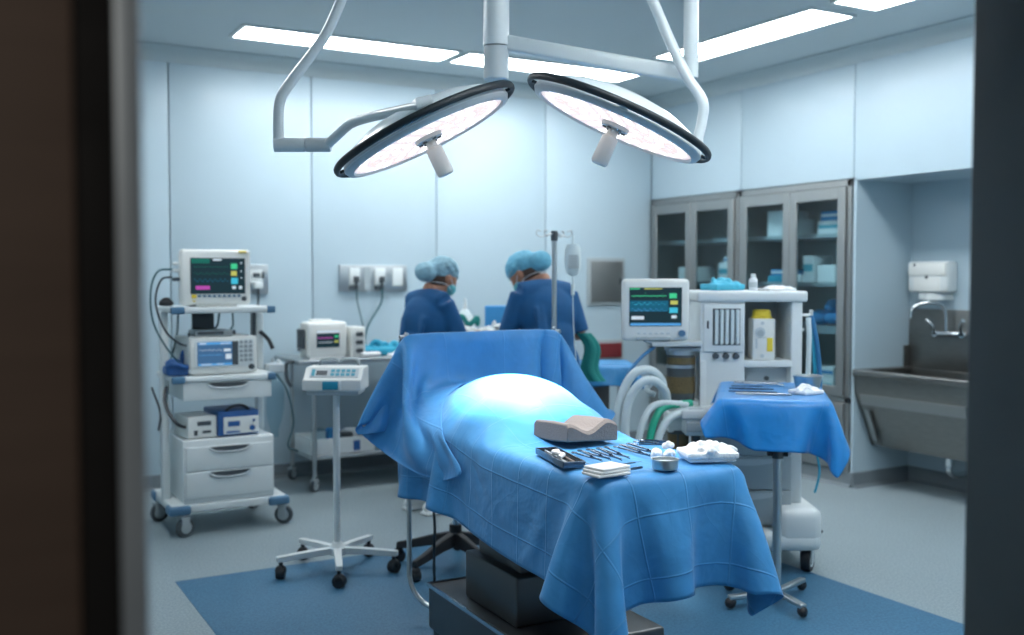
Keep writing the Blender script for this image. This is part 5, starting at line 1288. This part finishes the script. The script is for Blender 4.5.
hemostat('hemostat', P2(.07, -.23), P2(-.16, -.22), 'front-most clamp with rings to the right on the draped stand', 'forceps', z=MZ, grp=grp, m='steel')
bb = mp(.165, .10, MH + .006)
bowl(bb, .068, .060, 'large steel bowl at the right of the draped instrument stand', 'steel', 'gauze', .80)
crumple('gauze_cloth', mp(.145, -.13, MH + .004), .13, .13, .05, 'crumpled white gauze in front of the large steel bowl', seed=31, n=18, vox=.004)

# ================================================================== TABLES BEHIND
# table with blue drape behind the right nurse
TC = (3.93, 5.66); TRZ = -29.5
t = thing('side_trolley', 'dark steel trolley under a blue drape between nurse and machine', 'trolley', (TC[0], TC[1], 0), TRZ)
mb = MB(); mb.b2(-.40, .18, -.22, .22, .885, .91, bev=.006); mb.build('tabletop', 'steel', t)
mb = MB(); mb.b2(-.33, .11, -.18, .20, .16, .20, bev=.004); mb.b2(-.33, .02, -.12, .20, .35, .82, bev=.006); mb.build('body', 'dsteel', t)
for x in (-.34, .12):
    for y in (-.20, .20):
        mb = MB(); mb.cyl((x, y, .07), (x, y, .89), .014, seg=12); mb.build('leg', 'steel', t); caster(t, x, y, .036, m='black')
nx4, ny4 = 33, 29
def place_t(U, V):
    a = R(TRZ + 4); x = U * math.cos(a) - V * math.sin(a); y = U * math.sin(a) + V * math.cos(a)
    c, s = math.cos(R(TRZ)), math.sin(R(TRZ))
    return np.stack([TC[0] - .11 * c + x, TC[1] - .11 * s + y, np.full_like(U, .95)], -1)
U4, V4, X4 = settle(nx4, ny4, .026, place_t, [lambda P: sd_box(P, (TC[0] - .11 * math.cos(R(TRZ)), TC[1] - .11 * math.sin(R(TRZ)), .895), (.30, .225, .02), .012, TRZ)], steps=120, iters=10, thick=.005, mu=.5, bend=.15, seed=13)
o = sheet_obj('trolley_drape', nx4, ny4, U4, V4, X4, 'drape4'); tag(o, 'dark teal-blue drape hanging over the trolley right of the nurse', 'drape')
t = thing('jar', 'small white jar standing on the blue-draped trolley', 'jar', (TC[0] - .23, TC[1] + .07, .918))
mb = MB(); mb.lathe([(.001, 0), (.04, 0), (.042, .01), (.042, .085), (.03, .10), (.001, .10)], seg=20, cap=False); mb.build('body', 'white', t)
mb = MB(); mb.cyl((0, 0, .095), (0, 0, .125), .032, seg=20); mb.build('lid', 'lgrey', t)
# preparation table between the nurses
QC = (3.38, 6.32)
t = thing('preparation_table', 'steel preparation table behind the screen, covered with supplies', 'table', (QC[0], QC[1], 0), -8)
mb = MB(); mb.b2(-.50, .55, -.28, .28, 1.03, 1.06, bev=.006); mb.build('tabletop', 'steel', t)
mb = MB(); mb.b2(-.47, .52, -.25, .25, .25, .28, bev=.004); mb.build('shelf', 'steel', t)
for x in (-.47, .52):
    for y in (-.24, .24):
        mb = MB(); mb.cyl((x, y, .07), (x, y, 1.04), .015, seg=12); mb.build('leg', 'steel', t); caster(t, x, y, .036, m='black')
crumple('white_towel', (3.06, 6.30, 1.058), .30, .22, .12, 'crumpled white towel between the two nurses, left of the green strip', seed=41, n=24, cat='towel', vox=.008)
mb = MB(); mb.tube([(-.10, 0, .16), (-.05, -.02, .15), (.0, -.01, .09), (.05, -.02, .11), (.10, 0, .15)], .026, 10); mb.ball((.11, 0, .12), (.035, .03, .05), 12)
o = mb.build('green_strip', 'green', remesh=.007); o.scale = (.6, .6, .8); o.location = (3.17, 6.22, 1.10); o.rotation_euler = (0, 0, R(-25)); tag(o, 'dark green twisted cloth lying on the white towel', 'cloth')
t = thing('squeeze_bottle', 'translucent white bottle with a tapered nozzle behind the green cloth', 'bottle', (3.23, 6.38, 1.061))
mb = MB(); mb.lathe([(.001, 0), (.06, 0), (.065, .02), (.062, .15), (.03, .20), (.022, .21)], seg=24); mb.build('body', 'wtube', t)
mb = MB(); mb.cyl((0, 0, .21), (0, 0, .29), .018, .006, seg=14); mb.build('nozzle', 'white', t)
crumple('white_pack', (3.43, 6.28, 1.058), .22, .18, .15, 'white wrapped pack with a grey side left of the blue backing', seed=43, n=16, cat='pack', vox=.008, m='lgrey')
mb = MB(); mb.box((0, 0, .115), (.36, .10, .23), bev=.012); o = mb.build('blue_crate', 'box_b'); o.location = (3.63, 6.45, 1.061); o.rotation_euler = (0, 0, R(-22)); tag(o, 'bright blue box standing upright beside the right nurse', 'box')
t = thing('jar', 'white jar with a black lid in front of the blue box', 'jar', (3.50, 6.17, 1.061))
mb = MB(); mb.lathe([(.001, 0), (.065, 0), (.068, .01), (.068, .10), (.055, .12), (.001, .12)], seg=24, cap=False); mb.build('body', 'white', t)
mb = MB(); mb.cyl((0, 0, .115), (0, 0, .15), .055, seg=24); mb.build('lid', 'black', t)

# ================================================================== NURSES
def person(name, label, loc, rz, s, head_tilt, head_turn, arms, cap_m, lean=6, bun=True, seed=1, sleeve_end=1.0):
    """arms: for left(-1) and right(+1): shoulder, elbow, wrist, hand direction (local metres, facing +Y)"""
    t = thing(name, label, 'person', (loc[0], loc[1], 0), rz); t.scale = (s, s, s)
    ln = Matrix.Translation((0, 0, .95)) @ Matrix.Rotation(R(-lean), 4, 'X') @ Matrix.Translation((0, 0, -.95))
    L = lambda p: ln @ Vector(p)
    neck = L((0, .025, 1.385))
    HM = Matrix.Translation(neck) @ Matrix.Rotation(R(head_turn), 4, 'Z') @ Matrix.Rotation(R(-head_tilt), 4, 'X')
    hc = (0, .035, .165)
    # --- body: one continuous skin
    mb = MB()
    mb.T = ln
    mb.ball((0, 0, .95), (.165, .115, .13), 20); mb.ball((0, .005, 1.10), (.140, .100, .16), 20); mb.ball((0, .01, 1.26), (.165, .115, .17), 20)
    mb.tube([(-.155, 0, 1.375), (0, -.01, 1.39), (.155, 0, 1.375)], .052, 14)
    mb.tube([(0, -.005, 1.36), (0, .008, 1.44), (0, .02, 1.46)], .052, 14)
    mb.T = Matrix.Identity(4)
    for sd in (-1, 1):
        mb.tube([(sd * .085, 0, .93), (sd * .095, .012, .50), (sd * .095, -.005, .09)], lambda q: .086 - .048 * q, 14, 4)
        mb.ball((sd * .098, .055, .045), (.042, .12, .040), 14)
    hands = []
    for sd in (-1, 1):
        sh, el, wr, hd = arms[sd]; sh = L(sh)
        el = Vector(el); wr = Vector(wr)
        mb.tube([sh, sh.lerp(el, .5), el], lambda q: .052 - .012 * q, 14, 4)
        mb.tube([el, el.lerp(wr, .4), wr], lambda q: .041 - .016 * q, 14, 4)
        hands.append((sd, el, wr, Vector(hd).normalized()))
    def hand(mb, sd, wr, d, inf=0.0):
        side = d.cross(Vector((0, 0, 1))).normalized(); up = side.cross(d).normalized()
        Rm = Matrix((side, d, up)).transposed().to_4x4(); T = Matrix.Translation(wr) @ Rm
        o = mb.T; mb.T = T
        mb.ball((0, .045, 0), (.040 + inf, .052 + inf, .017 + inf), 14); mb.tube([(0, -.02, 0), (0, .03, 0)], .026 + inf, 12, 0)
        for k, (x, l) in enumerate(((-.031, .058), (-.011, .072), (.010, .067), (.030, .052))):
            mb.tube([(x, .075, .002), (x * 1.15, .075 + l * .5, -.004), (x * 1.2, .075 + l * .85, -.018), (x * 1.2, .075 + l, -.032)], lambda q: .0105 + inf - .002 * q, 10, 3)
        th = -sd
        mb.tube([(th * .030, .012, -.002), (th * .056, .040, -.010), (th * .062, .068, -.018), (th * .056, .088, -.024)], lambda q: .0125 + inf - .002 * q, 10, 3)
        mb.T = o
    for sd, el, wr, d in hands: hand(mb, sd, wr, d)
    # head
    mb.T = HM
    mb.tube([(0, -.01, -.02), (0, .0, .06), (0, .015, .12)], .053, 14)
    mb.ball((0, .02, .180), (.074, .093, .095), 24); mb.ball((0, .055, .125), (.055, .062, .070), 20); mb.ball((0, .085, .082), (.028, .026, .024), 12)
    mb.ball((0, .075, .165), (.056, .045, .055), 16)
    mb.tube([(0, .108, .178), (0, .124, .148), (0, .126, .138)], lambda q: .009 + .006 * q, 10, 3)
    mb.ball((0, .108, .108), (.024, .012, .010), 12)
    for sd in (-1, 1): mb.ball((sd * .077, .015, .155), (.010, .020, .032), 12); mb.ball((sd * .034, .100, .150), (.018, .014, .014), 10)
    mb.build('body', 'skin', t, remesh=.0075)
    for sd in (-1, 1):
        mb = MB(); mb.T = HM; mb.ball((sd * .031, .108, .176), (.013, .010, .009), 12); mb.mi = 1; mb.ball((sd * .031, .1165, .176), (.006, .003, .006), 10); mb.build('eye', ['gauze', 'hair'], t)
    # hair under the cap at the nape
    mb = MB(); mb.T = HM; mb.ball((0, -.012, .150), (.076, .078, .075), 18); mb.build('hair', 'hair', t, remesh=.008)
    # cap
    mb = MB(); mb.T = HM
    r_ = random.Random(seed)
    mb.ball((0, .005, .222), (.090, .108, .082), 20); mb.ball((0, -.035, .195), (.088, .085, .078), 18)
    if bun: mb.ball((0, -.118, .140), (.080, .070, .066), 18); mb.ball((0, -.085, .175), (.07, .06, .055), 14)
    for k in range(26):
        a = r_.uniform(0, 6.28); e = r_.uniform(-.1, 1.2)
        mb.ball((.085 * math.cos(a) * math.cos(e), .005 + .100 * math.sin(a) * math.cos(e), .215 + .075 * math.sin(e)), r_.uniform(.014, .024), 8)
    mb.build('surgical_cap', cap_m, t, remesh=.007)
    mb = MB(); mb.T = HM
    band = [(.080 * math.cos(a), .012 + .100 * math.sin(a), .195 + (.012 if math.sin(a) > 0 else -.035 * abs(math.sin(a)))) for a in [2 * math.pi * k / 24 for k in range(25)]]
    mb.tube(band, .007, 8, 2); mb.build('cap_band', 'cap', t)
    # mask
    mb = MB(); mb.T = HM; mb.ball((0, .078, .118), (.062, .062, .052), 20); m_ = mb.build('face_mask', 'mask', t, remesh=.006)
    mb = MB(); mb.T = HM
    for sd in (-1, 1):
        mb.tube([(sd * .055, .085, .135), (sd * .078, .03, .165), (sd * .081, .0, .175)], .0022, 6); mb.tube([(sd * .055, .085, .10), (sd * .078, .02, .115), (sd * .06, -.05, .10), (0, -.085, .085)], .0022, 6)
    mb.build('ear_loop', 'gauze', m_)
    # scrub top, trousers, gloves, shoes
    mb = MB(); mb.T = ln
    mb.ball((0, 0, .93), (.195, .145, .17), 22); mb.ball((0, .0, 1.08), (.172, .132, .18), 22); mb.ball((0, .005, 1.25), (.195, .138, .185), 22)
    mb.tube([(-.165, 0, 1.365), (0, -.012, 1.385), (.165, 0, 1.365)], .070, 16); mb.tube([(0, -.01, 1.37), (0, .0, 1.412)], .070, 16, 0)
    mb.T = Matrix.Identity(4)
    for sd in (-1, 1):
        sh, el, wr, hd = arms[sd]; sh = L(sh); el = Vector(el); wr = Vector(wr); end = sh.lerp(el, .97) if sleeve_end <= 1 else el.lerp(wr, sleeve_end - 1)
        if sleeve_end <= 1: mb.tube([sh, sh.lerp(el, .5), end], lambda q: .062 - .000 * q, 16, 4)
        else: mb.tube([sh, sh.lerp(el, .5), el, end], lambda q: .062 - .008 * q, 16, 4)
    # cloth folds
    for k in range(9):
        a = r_.uniform(-.8, .8); x = r_.uniform(-.13, .13); yb = -.115 if k % 2 else .115
        mb.tube([ln @ Vector((x, yb, 1.0)), ln @ Vector((x + .03 * a, yb * 1.08, 1.12)), ln @ Vector((x + .06 * a, yb, 1.26))], .014, 8, 3)
    mb.build('scrub_top', 'scrub', t, remesh=.009, smooth=16)
    mb = MB()
    mb.ball((0, 0, .90), (.18, .13, .12), 18)
    for sd in (-1, 1): mb.tube([(sd * .088, 0, .90), (sd * .098, .01, .50), (sd * .098, -.005, .10)], lambda q: .100 - .030 * q, 16, 4)
    mb.build('scrub_trousers', 'scrub', t, remesh=.011)
    for sd in (-1, 1):
        mb = MB(); mb.ball((sd * .098, .055, .050), (.050, .135, .050), 16); mb.box((sd * .098, .055, .012), (.085, .26, .022), bev=.01); mb.build('shoe', 'white', t, remesh=.007)
    for sd, el, wr, d in hands:
        mb = MB(); hand(mb, sd, wr, d, .0028); mb.tube([wr - (wr - el).normalized() * .07, wr], .0315, 14, 0); mb.build('glove', 'glove', t, remesh=.0045)
    return t
person('person', 'person in navy scrubs with a grey-blue bun cap and mask, facing right at the back', (2.66, 5.86), -76, .985, 26, -6,
       {-1: ((-.165, .0, 1.365), (-.20, .17, 1.12), (-.10, .40, 1.17), (.35, 1, .0)), 1: ((.165, .0, 1.365), (.21, .16, 1.11), (.12, .42, 1.16), (-.25, 1, .05))}, 'cap', lean=7, seed=5, sleeve_end=1.25)
person('person', 'person in navy scrubs with a bright blue cap, back turned and head bent left', (3.365, 5.46), -6, 1.03, 44, 40,
       {-1: ((-.165, .0, 1.365), (-.235, .12, 1.10), (-.16, .34, 1.14), (.2, 1, .0)), 1: ((.165, .0, 1.365), (.225, .03, 1.10), (.20, .27, 1.06), (-.2, 1, .0))}, 'capb', lean=11, seed=9, sleeve_end=.9)
# green cloth hanging off the trolley edge beside the nurse
mb = MB()
rg = []
for j in range(13):
    z = 1.12 - j * .026; w = .040 + .001 * j
    rg.append([(w * math.cos(a) + .03 * math.sin(j * .5) + .010 * math.cos(5 * a) + .008 * j, .022 * math.sin(a) * (1 + .3 * math.cos(4 * a)) , z) for a in [2 * math.pi * k / 28 for k in range(28)]])
mb.rings(rg); o = mb.build('green_gown', 'green'); o.location = (3.60, 5.43, 0.02); o.rotation_euler = (0, 0, R(YAW)); tag(o, 'dark green gown hanging beside the right nurse hip', 'gown')
